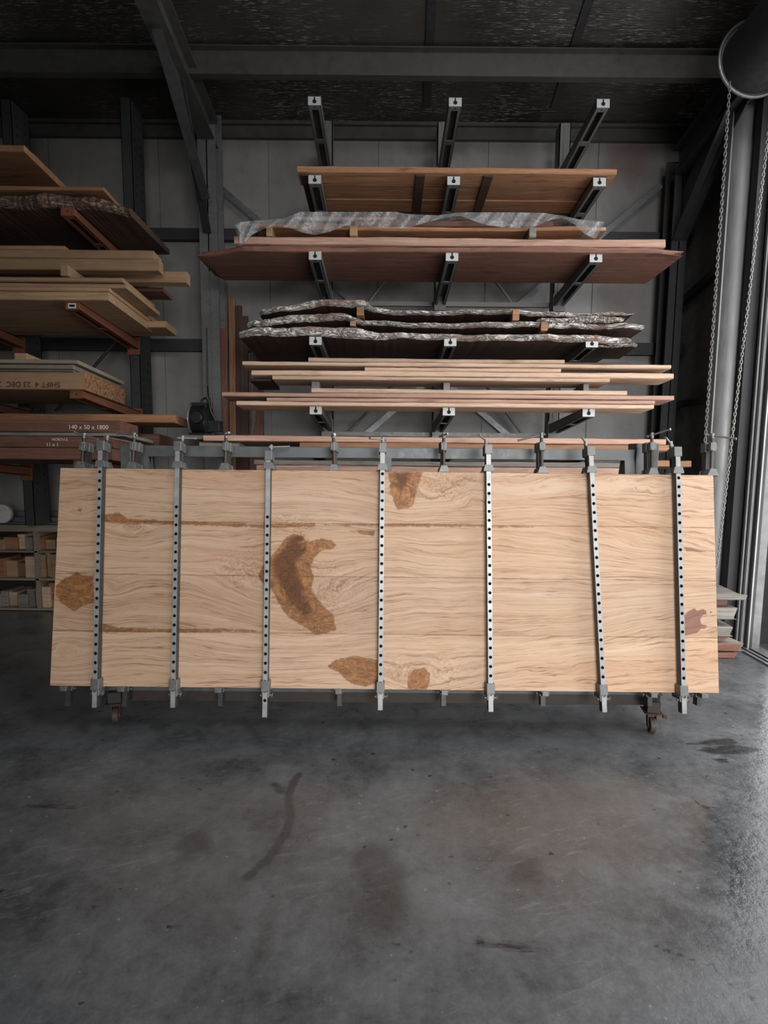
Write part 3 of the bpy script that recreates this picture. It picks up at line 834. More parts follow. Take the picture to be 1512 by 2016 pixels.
def slab(x0, x1, topline, botline, Y, depth, z0, label, mat_core=None, seed=1):
    """live edge slab: bark front outline traced in real height over its length"""
    n = 90; xs_ = np.linspace(x0, x1, n)
    tt = np.interp(xs_, [p[0] for p in topline], [p[1] for p in topline]); bb = np.interp(xs_, [p[0] for p in botline], [p[1] for p in botline])
    rnd = random.Random(seed); vs = []
    o0 = at(x0, (tt[0] + bb[0]) / 2, Y)
    R_ = 7
    for i, x in enumerate(xs_):
        T_ = at(x, tt[i], Y); B_ = at(x, bb[i], Y)
        wob = .02 * math.sin(x * .021 + seed) + .012 * math.sin(x * .067 + seed * 2) + rnd.uniform(-.006, .006)
        fy = .02 + wob
        end = min(1, min(i, n - 1 - i) / 5.0); fy += .06 * (1 - end) * rnd.uniform(.3, 1)
        X = T_.x - o0.x; zt_ = T_.z + rnd.uniform(-.003, .003); zb_ = B_.z + rnd.uniform(-.003, .003); h_ = zt_ - zb_
        pts = [(fy + .035, zb_), (fy + .012, zb_ + h_ * .15), (fy, zb_ + h_ * .45 + rnd.uniform(-.004, .004)), (fy + .014, zb_ + h_ * .8), (fy + .04, zt_), (depth, o0.z + .02), (depth, o0.z - .02)]
        for yy, zz in pts: vs.append((X, yy, zz - o0.z - yy * math.tan(TILT) * (1 if yy < depth else 1) * (1.0)))
    fs = []; mi = []
    for i in range(n - 1):
        for k in range(R_):
            fs.append((i * R_ + k, i * R_ + (k + 1) % R_, (i + 1) * R_ + (k + 1) % R_, (i + 1) * R_ + k)); mi.append(0 if k < 4 else 1)
    fs += [tuple(range(R_)), tuple(range((n - 1) * R_, n * R_))]; mi += [1, 1]
    m = MB(); m.add(vs, fs); m.m = mi
    o = m.build('live_edge_slab', [MT['bark'], mat_core or DRK], loc=o0)
    return tag(o, label, 'slab', 'live edge slabs on the middle rack arms')


Y4 = RY - .04
slab(466, 1252, [(466, 645), (500, 642), (560, 640), (610, 637), (660, 638), (700, 641), (745, 651), (800, 653), (900, 652), (1050, 655), (1180, 655), (1240, 656), (1252, 662)],
     [(466, 658), (500, 659), (560, 658), (620, 655), (700, 664), (745, 666), (800, 664), (1000, 667), (1180, 671), (1230, 672), (1252, 668)], Y4, .85, 0, 'lowest of three bark edged slabs, left end nearest the column, dark underside showing', seed=1)
slab(482, 1278, [(482, 626), (520, 622), (570, 614), (620, 611), (680, 613), (715, 627), (760, 629), (860, 630), (1000, 630), (1100, 631), (1278, 631)],
     [(482, 637), (520, 636), (600, 628), (680, 627), (705, 636), (760, 639), (860, 641), (1100, 642), (1278, 642)], Y4 + .04, .8, 0, 'middle of three bark edged slabs, reaching furthest right', seed=2)
slab(505, 1256, [(505, 601), (560, 597), (600, 588), (660, 585), (718, 586), (733, 601), (780, 604), (850, 606), (1000, 606), (1100, 609), (1160, 611), (1256, 610)],
     [(505, 612), (560, 607), (640, 600), (700, 601), (735, 612), (800, 614), (900, 615), (1000, 616), (1100, 618), (1200, 620), (1256, 613)], Y4 + .06, .78, 0, 'topmost bark edged slab with a raised bulge at its left', seed=3)
o = slab(1060, 1235, [(1060, 622), (1100, 620), (1180, 618), (1235, 622)], [(1060, 629), (1110, 631), (1200, 632), (1235, 628)], Y4 + .02, .4, 0, 'short gnarled bark offcut wedged at the right between the bark edged slabs', seed=4)
o = slab(1150, 1262, [(1150, 672), (1200, 671), (1262, 672)], [(1150, 678), (1210, 682), (1262, 678)], Y4 + .1, .4, 0, 'short dark bark piece under the right end of the lowest bark edged slab', seed=5)
for i, (x0, x1, ya, yb, dy) in enumerate(((702, 716, 604, 621, .03), (689, 700, 632, 641, .03), (1009, 1023, 608, 630, .03), (1065, 1079, 633, 651, .01))):
    a_ = at(x0, yb, Y4 + dy); b_ = at(x1, ya, Y4 + dy)
    m = MB(); m.box(0, b_.x - a_.x, 0, .6, 0, b_.z - a_.z)
    o = m.build('spacer_block', BRN, loc=a_, rot=(-TILT, 0, 0), bevel=.003)
    tag(o, ('orange brown spacer block under the bulge of the topmost bark slab', 'small spacer block left between middle and lowest bark slabs', 'orange brown spacer block right of centre below the topmost bark slab', 'orange brown spacer block right between middle and lowest bark slabs')[i], 'spacer')

# T5: two bundles of sawn boards
Y5 = RY - .04
z5 = tiers['T5']


def stack(rows, Y, z0, names):
    """rows bottom to top"""
    z = z0 + .001
    for r in rows:
        x0, x1, yt, yb, mt, lab, dy, dp_ = r
        h_ = at(756, yt, Y).z - at(756, yb, Y).z
        board(names, x0, x1, yt, yb, Y + dy, dp_, mt, lab, z0=z - dy * math.tan(TILT), h=h_ - .0035, wave=.0015)
        z += h_ + .0
    return z


stack([(465, 1288, 792, 801, PALE, 'lowest pale board of the lower bundle, grey bark at its left end', 0, .24),
       (525, 1290, 783.5, 792, PINK, 'pinkish board second from bottom in the lower bundle on the rack', .01, .24),
       (437, 1328, 774.5, 783.5, PINK, 'longest board of the lower bundle, reaching furthest left towards the column', 0, .24),
       (613, 1235, 765, 774.5, PALE, 'shortest board lying on top of the lower bundle', .01, .24)], Y5, z5, 'sawn_board')
z5b = at(756, 748.5, Y5).z
zbt = at(756, 764.6, Y5).z
for i, (x0, x1) in enumerate(((613, 629), (873, 886), (1149, 1160))):
    a_ = at(x0, 757, Y5 + .05); b_ = at(x1, 757, Y5 + .05)
    m = MB(); m.box(0, b_.x - a_.x, 0, .45, 0, z5b - zbt - .004)
    o = m.build('spacer_block', MT['rack'], loc=(a_.x, Y5 + .05, zbt + .002 - .05 * math.tan(TILT)), rot=(-TILT, 0, 0), bevel=.003)
    tag(o, ('left grey bearer between the two bundles of sawn boards', 'middle grey bearer between the two bundles of sawn boards', 'right grey bearer between the two bundles of sawn boards')[i], 'spacer')
stack([(536, 1201, 740.5, 748.5, PALE, 'lowest pale board of the upper bundle on the rack', 0, .24),
       (495, 1327, 729.5, 740.5, PALE, 'long pale board with an orange left end and grey right end', .0, .24),
       (718, 1105, 721, 729.5, PALE, 'short pale board in the middle of the upper bundle', .01, .24),
       (477, 1322, 712.5, 721, PALE, 'long pale board near the top of the upper bundle, left end pointed', 0, .24),
       (607, 1112, 704, 712.5, PALE, 'topmost pale board of the upper bundle, speckled edge', .01, .24)], Y5, z5b, 'sawn_board')
board('dark_board', 1106, 1215, 721.5, 729, Y5 + .06, .35, DRK, 'dark violet brown board end at right in the upper bundle', z0=at(756, 729, Y5).z + .002 - .06 * math.tan(TILT), h=.024)
board('dark_board', 1113, 1235, 705, 712, Y5 + .06, .35, DRK, 'thin dark board behind the topmost pale board', z0=at(756, 712, Y5).z - .06 * math.tan(TILT), h=.022)
board('dark_board', 491, 534, 741, 748, Y5 + .08, .35, DRK, 'small dark board end at left below the orange ended board', z0=at(756, 748, Y5).z - .08 * math.tan(TILT), h=.024)

# T6 / T7 behind the trolley rail
z6 = tiers['T6']
stack([(590, 1318, 870, 883, BRN, 'brown board with dark strap marks just above the trolley rail', 0, .5),
       (400, 1312, 857, 869, PINK, 'long pale pink board lying on top behind the clamp handles', 0, .5)], Y5, z6, 'sawn_board')
m = MB()
for x in (789, 808):
    a_ = at(x, 872, Y5); m.box(a_.x - .006, a_.x + .006, -.003, 0, 0, .04)
board('board', 392, 470, 870, 882, Y5 + .03, .4, GRY, 'short weathered board end by the black blower', z0=z6 - .002, h=.045)
z7 = tiers['T7']
stack([(505, 1240, 916, 929, PINK, 'pink board seen below the trolley rail just above the tabletop', 0, .5),
       (500, 1232, 905, 915.5, GRY, 'weathered grey board seen directly below the trolley rail', .01, .5)], Y5, z7, 'sawn_board')
board('board', 1262, 1362, 902, 914, 4.62, .3, BRN, 'brown board end right of the trolley below the chain', z0=at(756, 914, 4.62).z) 

# floor stack at the far right
zf = 0.0
names = [('lowest slab of the floor stack at right', 1447, 1285, .05, 0), ('second slab from the floor in the right floor stack', 1456, 1275, .055, .0), ('reddish slab third from the floor in the right floor stack', 1441, 0, .045, .02),
         ('grey topped slab in the middle of the right floor stack', 1444, 0, .075, 0.0), ('thin slab with bark above the grey topped slab', 1424, 0, .04, 0.03), ('pale stepped slab end in the right floor stack', 1443, 0, .085, .0),
         ('pointed weathered slab second from top of the right floor stack', 1437, 0, .05, .05), ('topmost grey slab of the right floor stack', 1458, 0, .05, 0)]
fmat = [RED, GRY, RED, GRY, RED, GRY, RED, GRY]
for i, (lab, px, _, h_, dy) in enumerate(names):
    Yf = 4.14 + dy
    X1 = at(px, 1200, Yf).x; X0 = 1.55
    o = plank_mesh('floor_slab', X1 - X0, .42, h_, [fmat[i], RED if i in (0, 1) else fmat[i]], 300 + i, .004, rough_end=.035)
    o.location = (X0, Yf, zf); tag(o, lab, 'slab'); zf += h_ + .008
    if i < 7:
        m = MB(); m.box(0, .03, 0, .36, 0, .008)
        q = m.build('sticker_strip', PINE, loc=(2.35, Yf + .05, zf - .008)); tag(q, 'thin drying strip on top of the ' + lab.replace(' of the right floor stack', '').replace(' in the right floor stack', ''), 'strip')

# ------------------------------------------------------------------ left rack (dark uprights, orange arms)
LY = 4.10; LP = 5.08
LTX = (at(265, 700, LP).x, at(40, 700, LP).x)
lr = empty('pallet_rack', (LTX[0], LP, 0)); tag(lr, 'dark perforated cantilever rack with orange arms at the left', 'rack')
for i, x in enumerate(LTX):
    m = MB(); zt = at((250, 20)[i], (192, 196)[i], LP).z; w_ = .045; d_ = .24; zf_ = (0, at(60, 1030, 5.25).z)[i]
    m.box(-w_, w_, 0, .006, zf_, zt); m.box(-w_, w_, d_ - .006, d_, zf_, zt); m.box(-w_, -w_ + .005, 0, d_, zf_, zt)
    m.box(w_ - .005, w_, 0, d_, zf_, zt)
    zz = zf_ + .3
    while zz < zt - .05:
        for yy in (.06, .18):
            m.box(w_ - .001, w_ + .0012, yy - .008, yy + .008, zz, zz + .026, 1)
        zz += .075
    m.build('upright', [MT['upright'], MT['void']], lr, loc=(x - LTX[0], 0, 0))
    if i: continue
    m = MB(); m.box(-.045, .045, -.8, .24, 0, .09) ; m.build('base_foot', MT['upright'], lr, loc=(x - LTX[0], 0, 0))
ltier = {'A': 303, 'B': 408, 'C': 593, 'D': 768, 'E': 905}
LZ = {}
for k_, py in ltier.items():
    LZ[k_] = at(130, py, LY).z
    for i, x in enumerate(LTX):
        if k_ == 'A' and i == 0: continue
        arm(lr, x, LZ[k_], LY, LP, MT['orange'], MT['orange'], .047, .058, 'label' if k_ == 'C' else 'plain')
m = MB(); m.cyl(at(240, 658, LP + .22), at(110, 810, LP + .22), .014); o = m.build('cross_brace', MT['upright'], lr); o.location = -lr.location

LFT = -3.9


def lboard(name, x1, yt, yb, Y, depth, mat, label, z0=None, h=None, x0=None, **k):
    zb_ = z0 if z0 is not None else at(x1, yb, Y).z
    hh = h if h is not None else at(x1, yt, Y).z - at(x1, yb, Y).z
    X1 = at(x1, (yt + yb) / 2, Y).x; X0 = LFT + random.uniform(0, .2) if x0 is None else at(x0, (yt + yb) / 2, Y).x
    mats = mat if isinstance(mat, (list, tuple)) else [mat]
    o = plank_mesh(name, X1 - X0, depth, hh, mats, int(x1 * 3 + yt), .0012, **k)
    o.location = (X0, Y, zb_); o.rotation_euler = (-TILT, 0, 0)
    return tag(o, label, 'board')


tt_ = math.tan(TILT)
# A tier
lboard('timber_board', 46, 286, 300, LY - .03, .85, BRN, 'thick brown board on the highest left rack arm', z0=LZ['A'] + .001, h=.045)
lboard('timber_board', 62, 272, 280, LY + .12, .7, BRN, 'thin dark edged board lying topmost at upper left', z0=LZ['A'] + .049 - .15 * tt_, h=.03)
# B tier: bark slab + board
n0 = LZ['B']
o = slab(-180, 246, [(-180, 378), (0, 376), (100, 376), (150, 380), (200, 384), (246, 398)], [(-180, 406), (0, 402), (60, 408), (130, 405), (200, 408), (246, 414)], LY - .03, .8, 0, 'thick slab with peeling dark bark on the upper left rack arms', DRK, 9)
o.data.materials[0] = MT['bark_dark']; del o['group']; o.location.z += .004
lboard('timber_board', 203, 366, 373, LY - .03, .9, BRN, 'thin brown sheet edge lying on the dark bark slab', z0=at(203, 374.5, LY - .03).z, h=.026)
# D..: C tier boards
zc = LZ['C'] + .001
cs = [(212, .062, 0, .75, 'thick pine board lowest in the stack above the labelled orange arm'), (214, .030, .0, .7, 'second pine board up in the stack above the labelled orange arm'),
      (248, .034, .02, .6, 'third pine board up with an angled right end in the same stack'), (241, .034, .0, .55, 'topmost pale pine board of the stack over the labelled orange arm')]
for x1, h_, dy, dp_, lab in cs:
    lboard('pine_board', x1, 560, 570, LY - .03 + dy, dp_, PINE, lab, z0=zc - dy * tt_, h=h_ - .003); zc += h_
lboard('pine_board', 325, 617, 630, 4.70, .25, PINE, 'pine board end sticking out lowest to the right of the stack', z0=LZ['C'] - .6 * tt_ - .0 + .006, h=.055, x0=-100)
lboard('pine_board', 290, 583, 591, 4.72, .22, PINE, 'pine board end sticking out to the right, set back above another', z0=LZ['C'] - .62 * tt_ + .09, h=.035, x0=-100)
# spacer and top bundle
zc2 = zc
m = MB(); a_ = at(119, 547, LY - .04); m.box(0, .055, 0, .7, 0, .075)
o = m.build('spacer_block', PINE, loc=(a_.x, LY - .04, zc2 + .002), rot=(-TILT, 0, 0), bevel=.003); tag(o, 'pine spacer block between two pine stacks at left', 'spacer')
zc3 = zc2 + .081
lboard('pine_beam', 312, 519, 541, LY + .06, .085, PINE, 'square pine beam with a pale sawn end at left', z0=zc3 - .1 * tt_, h=.082)
lboard('pine_beam', 301, 498, 518, LY + .075, .16, PINE, 'upper pine beam lying on the square pine beam', z0=zc3 + .086 - .115 * tt_, h=.062)
lboard('pine_beam', 366, 530, 553, LY + .27, .09, PINE, 'longest pine beam reaching right towards the column, stencilled end', z0=zc3 - .31 * tt_, h=.085)
lboard('pine_board', 320, 558, 568, LY + .45, .2, RED, 'reddish board end under the longest pine beam', z0=zc3 - .49 * tt_ , h=.03)
lboard('pine_board', 126, 488, 497, LY + .1, .14, PINE, 'short pine board lying on top of the upper pine beam', z0=zc3 + .151 - .14 * tt_, h=.035)
# D tier: OSB/beam with stencil, sheets
zd = LZ['D'] + .001
bm_ = lboard('laminated_beam', 166, 735, 767, LY - .03, .62, [PINE, PINE, MT['osb']], 'deep pine beam with upside-down stencil text on the left rack', z0=zd, h=.125)


def text_part(body, size, mat, parent, loc, rot, name, ext=.0006):
    cu = bpy.data.curves.new(name, 'FONT'); cu.body = body; cu.size = size; cu.extrude = ext; cu.align_x = 'CENTER'; cu.align_y = 'CENTER'
    to = bpy.data.objects.new(name + '_t', cu); COL.objects.link(to); bpy.context.view_layer.update()
    me_ = bpy.data.meshes.new_from_object(to.evaluated_get(bpy.context.evaluated_depsgraph_get())); bpy.data.objects.remove(to); bpy.data.curves.remove(cu)
    me_.materials.append(mat); o_ = bpy.data.objects.new(name, me_); COL.objects.link(o_); o_.parent = parent; o_.location = loc; o_.rotation_euler = rot
    return o_


Lb = at(166, 751, LY - .03).x - bm_.location.x
pxs = at(52, 757, LY - .03).x - bm_.location.x
text_part('SHIFT 4  23 DEC  2', .055, MT['ink'], bm_, (pxs + .02, -.004, .035), (math.pi / 2, math.pi, 0), 'stencil_text')
zd += .128
for i, (x1, h_, dy, lab) in enumerate(((143, .012, .0, 'thinnest sheet just above the stencilled beam'), (143, .034, .0, 'grey edged sheet in the middle above the stencilled beam'), (152, .03, .0, 'topmost pale sheet over the stencilled beam'))):
    lboard('sheet_board', x1, 716, 726, LY - .03, .72, [MT['panelwood']], lab, z0=zd, h=h_ - .003); zd += h_ + .004
m = MB(); a_ = at(28, 705, LY + .05); m.box(0, .09, 0, .6, 0, .055)
o = m.build('timber_block', PINE, loc=(a_.x, LY + .05, zd - .08 * tt_ + .002), rot=(-TILT, 0, 0), bevel=.003); tag(o, 'pine block lying across the pale sheets at left', 'board')
# E tier
ze = LZ['E'] + .001
b1 = lboard('red_board', 220, 880, 903, LY - .03, .55, RED, 'dark red board with faint chalk writing, lowest above the clamps at left', z0=ze, h=.085)
b2 = lboard('red_board', 222, 857, 879, LY - .03, .5, RED, 'dark red board lying directly on the lowest chalk marked board', z0=ze + .088, h=.08)
lboard('grey_board', 245, 847, 853, LY - .03, .5, [GRY], 'thin grey board beneath the chalk marked red board', z0=ze + .171, h=.024)
b3 = lboard('red_board', 235, 822, 845, LY - .03, .3, RED, 'dark red board chalk marked with its size on the left rack', z0=ze + .198, h=.085)
lboard('timber_board', 313, 854, 877, LY + .56, .3, RED, 'brown timber end reaching right behind the clamp handles')
lboard('timber_board', 343, 816, 832, LY + .3, .3, BRN, 'long brown board reaching furthest right above the chalk marked board', x0=-60)
text_part('140 x 50 x 1800', .044, MT['chalk'], b3, (at(178, 838, LY).x - b3.location.x, -.004, .035), (math.pi / 2, 0, 0), 'chalk_writing')
text_part('NORTH E', .026, MT['chalk'], b2, (at(122, 862, LY).x - b2.location.x, -.004, .055), (math.pi / 2, 0, 0), 'chalk_writing', .0003)
text_part('11 x 1', .036, MT['chalk'], b2, (at(108, 872, LY).x - b2.location.x, -.004, .018), (math.pi / 2, 0, 0), 'chalk_writing', .0003)

# black blower on the rack by the column
bl = empty('blower', (at(405, 856, 4.6).x, 4.6, at(405, 858, 4.6).z)); tag(bl, 'black round machine with handle and cable beside the column', 'blower')
m = MB(); m.cyl((-.09, 0, .13), (.02, 0, .13), .125, .13, n=32); m.cyl((.02, 0, .13), (.05, 0, .13), .13, .09, n=32); m.build('body', MT['black'], bl, smooth=True)
m = MB(); m.box(-.085, .03, -.07, .07, .2, .262); m.cyl((-.02, -.1, .14), (-.02, -.17, .14), .055, .045, n=20); m.box(.02, .13, -.06, .05, .03, .12); m.box(-.02, .02, -.172, -.168, .125, .15); m.build('housing', MT['black'], bl, bevel=.008)
m = MB(); m.box(-.1, .1, -.11, .11, -.0, .02); m.build('base', MT['black'], bl, bevel=.005)
m = MB(); m.tube([(-.02, -.05, .22), (-.01, -.05, .28), (.02, -.05, .3), (.05, -.05, .27), (.06, -.05, .2), (.11, -.05, .1), (.1, -.05, .04)], .009); m.tube([(.01, .02, .24), (.02, .02, .31), (.045, .02, .3), (.05, .02, .22)], .008); m.build('handle', MT['black'], bl, smooth=True)
m = MB(); m.tube([Vector((-.1, -.0, .13)) + Vector((0, .13 * math.cos(t_), .13 * math.sin(t_))) for t_ in np.linspace(0, 6.283, 33)], .006); m.build('rim', MT['galv'], bl, smooth=True)
m = MB(); m.box(-.16, .22, 4.47 - 4.6, 4.75 - 4.6, -.03, 0)
q = m.build('shelf_plank', GRY, loc=bl.location); tag(q, 'short plank under the black machine', 'board')
m = MB(); pts = [at(407, 645, 5.36), at(408, 700, 5.36), at(409, 760, 5.33), at(411, 800, 5.1), at(410, 820, 4.75)]; m.tube(pts, .006)
o = m.build('power_cable', MT['black'], smooth=True); tag(o, 'thin black cable hanging down the steel column to the machine', 'cable')

# timbers leaning on the wall between column and rack
for i, (x0, x1, yt, mt, lab) in enumerate(((446, 462, 551, RED, 'tallest reddish timber standing against the wall beside the column'), (461, 473, 584, BRN, 'brown timber standing second from the column'), (474, 486, 597, DRK, 'dark timber standing third from the column'),
                                           (486, 500, 618, DRK, 'short dark timber standing left of the wide plank'), (516, 542, 697, RED, 'wide reddish plank standing against the wall behind the sawn boards'), (503, 513, 690, GRY, 'thin grey timber standing beside the wide reddish plank'))):
    Yw = 5.50
    a_ = at(x0, 800, Yw); b_ = at(x1, 800, Yw); zt = at(x0, yt, Yw).z
    o = plank_mesh('standing_timber', zt / math.cos(.04), b_.x - a_.x, .035, [mt], 500 + i, .001)
    # long axis up
    o.rotation_euler = (0, 0, 0)
    lean = -.045
    R_ = Matrix.Rotation(lean, 3, 'X') @ Matrix(((0, 1, 0), (0, 0, -1), (1, 0, 0))).to_3x3()
    if R_.determinant() < 0: R_ = Matrix.Rotation(lean, 3, 'X') @ Matrix(((0, -1, 0), (0, 0, -1), (1, 0, 0)))
    o.matrix_world = Matrix.Translation((a_.x, Yw, .003)) @ R_.to_4x4()
    tag(o, lab, 'timber')

# ------------------------------------------------------------------ scrap shelving at floor, lower left
SYF = 5.25
zA = at(60, 1034, SYF).z; zA0 = at(60, 1047, SYF).z; zB = at(60, 1086, SYF).z; zC = at(60, 1141, SYF).z; zD = at(60, 1200, SYF).z
sxa, sxb = -4.6, at(300, 1100, SYF).x
sh = empty('scrap_shelf', (sxa, SYF, 0)); tag(sh, 'low timber shelf unit full of wood offcuts at lower left', 'shelf unit')
wdt = sxb - sxa
for nm_, z_, h_ in (('top_board', zA0, zA - zA0), ('shelf', zB - .01, .018), ('shelf', zC - .01, .02), ('base_board', .006, max(.02, zD - .0))):
    m = MB(); m.box(0, wdt, 0, .42, z_, z_ + h_); m.build(nm_, MT['panelwood'], sh, bevel=.002)
for x in (0, at(66, 1066, SYF).x - sxa, wdt - .02):
    m = MB(); m.box(x, x + .03, .0, .41, max(.02, zD) + .008, zA0); m.build('divider', MT['panelwood'], sh)
m = MB(); m.box(0, wdt, .42, .43, 0.006, zA0); m.build('back_panel', MT['dark'], sh)


def offcut(px0, px1, py0, py1, zfloor, mat, lab, dy=.02, rz=0, d=.25):
    a_ = at(px0, py1, SYF + dy); b_ = at(px1, py0, SYF + dy)
    m = MB(); m.box(0, b_.x - a_.x, 0, d, 0, max(.02, b_.z - zfloor if zfloor is not None else b_.z - a_.z))
    o = m.build('timber_offcut', mat, loc=(a_.x, SYF + dy, zfloor if zfloor is not None else a_.z), rot=(0, rz, 0), bevel=.003)
    return tag(o, lab, 'offcut')


zf1 = zB + .0095; zf2 = zC + .0115; zf3 = max(.02, zD) + .0075
ordn = ['first', 'second', 'third', 'fourth', 'fifth', 'sixth', 'seventh', 'eighth']
for rowname, zz, lst in (
    ('top', zf1, [(-20, 6, 1062, 1080), (8, 33, 1058, 1080), (36, 48, 1052, 1080), (50, 63, 1058, 1080), (74, 86, 1056, 1080), (88, 108, 1063, 1080), (112, 124, 1060, 1080)]),
    ('middle', zf2, [(-20, 8, 1100, 1136), (10, 32, 1104, 1136), (33, 49, 1108, 1136), (51, 67, 1096, 1136), (71, 89, 1092, 1136), (91, 98, 1088, 1136), (100, 112, 1092, 1136), (114, 124, 1090, 1136)]),
    ('bottom', zf3, [(-18, 0, 1170, 1198), (3, 14, 1164, 1198), (16, 33, 1166, 1198), (36, 53, 1170, 1198), (55, 67, 1160, 1198), (70, 82, 1158, 1198), (84, 96, 1156, 1198), (98, 108, 1148, 1198)])):
    for i, (a1, a2, b1_, b2_) in enumerate(lst):
        offcut(a1, a2, b1_, b2_, zz, random.choice([PINE, BRN, PALE, GRY]), 'wood offcut standing %s from the left in the %s compartment of the scrap shelf' % (ordn[i], rowname), dy=.02 + .03 * (i % 3))
for i, (a1, a2, b1_, b2_, z_, lab) in enumerate(((30, 46, 1053, 1061, None, ''), )): pass
mm_ = [(36, 53, 1156, 1178, 'square wood offcut stacked above the small bottom block'), (2, 42, 1100, 1112, 'flat board offcut lying across the middle compartment offcuts')]
# aluminium lengths on top of the shelf
for i, (y_, h_, dy, lab) in enumerate(((1029, .012, .02, 'front thin aluminium length on top of the scrap shelf'), (1016, .05, .12, 'wide aluminium length second from front on the scrap shelf'), (1003, .045, .2, 'dark aluminium channel lying on the scrap shelf'), (988, .09, .3, 'rearmost aluminium profile lying on the scrap shelf'))):
    dy += .07; m = MB(); m.box(-4.5, at(280, 1000, SYF + dy).x, 0, .07, 0, h_); m.box(-4.5, at(280, 1000, SYF + dy).x, -.004, 0, h_ - .006, h_)
    o = m.build('aluminium_profile', MT['galv'], loc=(0, SYF + dy, zA + .001)); tag(o, lab, 'aluminium profile')
zt_ = zA + .1
m = MB(); m.cyl((0, 0, .09), (0, .03, .09), .088, n=32); m.cyl((0, -.006, .09), (0, 0, .09), .05, n=24)
p = at(-6, 1025, SYF - .06); o = m.build('white_disc', MT['white'], loc=(p.x, SYF - .01 + .025, zA + .0145), smooth=True, rot=(0, 0, 0)); tag(o, 'white round disc at left edge standing on the scrap shelf', 'disc')

# ------------------------------------------------------------------ the tabletop on its trolley
BL = at(99, 1350, 2.9); BR = at(1415, 1364, 2.9); TL = at(119, 921, 3.1); TR = at(1405, 936, 3.1)
B0 = (BL + BR) / 2; T0 = (TL + TR) / 2
PW = ((BR - BL).length + (TR - TL).length) / 2; PH = (T0 - B0).length
ex = ((BR - BL).normalized() + (TR - TL).normalized()).normalized(); ez = (T0 - B0); ez = (ez - ex * ez.dot(ex)).normalized(); ey = ez.cross(ex).normalized()
PM = Matrix((ex, ey, ez)).transposed().to_4x4(); PM.translation = B0       # x along, y away from camera, z up the panel
PMI = PM.inverted()
THK = .042


def on_panel(px, py, off=0.0):
    """photo point to panel coordinates (x, z) on the plane y=off"""
    d = (px - 756) / F * _r - (py - 1008) / F * _u + _f
    o_ = PMI @ Vector((0, 0, EYE)); dd = PMI.to_3x3() @ Vector(d)
    k_ = (off - o_.y) / dd.y; p_ = o_ + dd * k_
    return p_.x, p_.z


tb = empty('glued_tabletop'); tb.matrix_world = PM
tag(tb, 'large pale timber tabletop glued from four boards, clamped and leaning on the trolley', 'tabletop')
# seam heights
sv = [0] + [np.mean([on_panel(300, y1)[1], on_panel(1250, y2)[1]]) for y1, y2 in ((1243, 1255), (1133, 1140), (1025, 1039))] + [PH]
sdf_defs = {
    'amber': [[(520, 1110), (548, 1080), (560, 1062), (578, 1052), (596, 1058), (604, 1068), (632, 1061), (652, 1063), (661, 1073), (655, 1080), (634, 1083), (618, 1097), (611, 1118), (618, 1135), (613, 1160), (622, 1176), (640, 1198), (656, 1212), (661, 1240), (640, 1246), (622, 1250), (612, 1242), (590, 1228), (570, 1216), (555, 1198), (545, 1180), (536, 1160), (515, 1145), (508, 1130)],
              [(108, 1155), (122, 1142), (146, 1131), (152, 1124), (160, 1134), (182, 1135), (186, 1185), (165, 1192), (145, 1203), (125, 1190), (112, 1172)],
              [(766, 930), (832, 930), (826, 945), (820, 962), (812, 995), (800, 1001), (784, 1004), (778, 990), (770, 970)],
              [(646, 1312), (662, 1298), (700, 1292), (742, 1300), (750, 1340), (720, 1352), (690, 1345), (668, 1324)],
              [(802, 1358), (803, 1334), (815, 1320), (835, 1315), (847, 1326), (845, 1348), (838, 1358)],
              [(203, 1013), (235, 1010), (252, 1022), (330, 1026), (530, 1033), (620, 1031), (620, 1036), (530, 1039), (330, 1031), (240, 1031), (203, 1027)],
              [(203, 1229), (235, 1236), (330, 1239), (440, 1238), (520, 1243), (440, 1244), (330, 1245), (203, 1243)],
              [(152, 1003), (160, 1002), (158, 1009)],
              [(690, 1046), (738, 1045), (735, 1056), (715, 1050)], [(640, 1033), (760, 1031), (900, 1033), (1060, 1038), (900, 1036), (760, 1036)], [(1050, 0), (1051, 0), (1051, 1)]],
    'darkm': [[(540, 1105), (560, 1080), (578, 1062), (600, 1068), (598, 1085), (582, 1110), (588, 1140), (600, 1180), (615, 1205), (600, 1212), (575, 1185), (552, 1150), (540, 1125)],
              [(778, 930), (808, 930), (800, 945), (792, 965), (782, 955)], [(568, 1060), (592, 1052), (600, 1062), (580, 1075)]],
    'purple': [[(1346, 1212), (1356, 1203), (1368, 1198), (1372, 1203), (1384, 1199), (1390, 1203), (1391, 1209), (1383, 1212), (1378, 1220), (1381, 1229), (1392, 1232), (1390, 1237), (1380, 1238), (1372, 1246), (1358, 1249), (1348, 1251)], [(1396, 1204), (1402, 1204), (1399, 1208)], [(1384, 1214), (1411, 1210), (1411, 1211.5), (1384, 1215.5)], [(1390, 1233), (1412, 1234), (1412, 1235.5), (1390, 1235)],
               [(1345, 1077), (1362, 1079), (1378, 1084), (1408, 1084), (1378, 1086.5), (1352, 1084)]],
}
rough_spots = [(480, 1120, .16, .09), (625, 1180, .22, .17), (560, 1030, .2, .05), (790, 1325, .12, .06), (880, 950, .2, .1), (870, 1320, .12, .08)]
eyes = [(150, 1000, .085, .05, 1), (262, 1038, .13, .06, .8), (128, 1282, .12, .07, 1), (190, 1155, .14, .1, .8), (835, 1325, .16, .09, .9), (572, 1130, .30, .22, .8), (800, 960, .2, .12, .8), (930, 985, .16, .09, .6), (260, 1235, .1, .04, .5)]
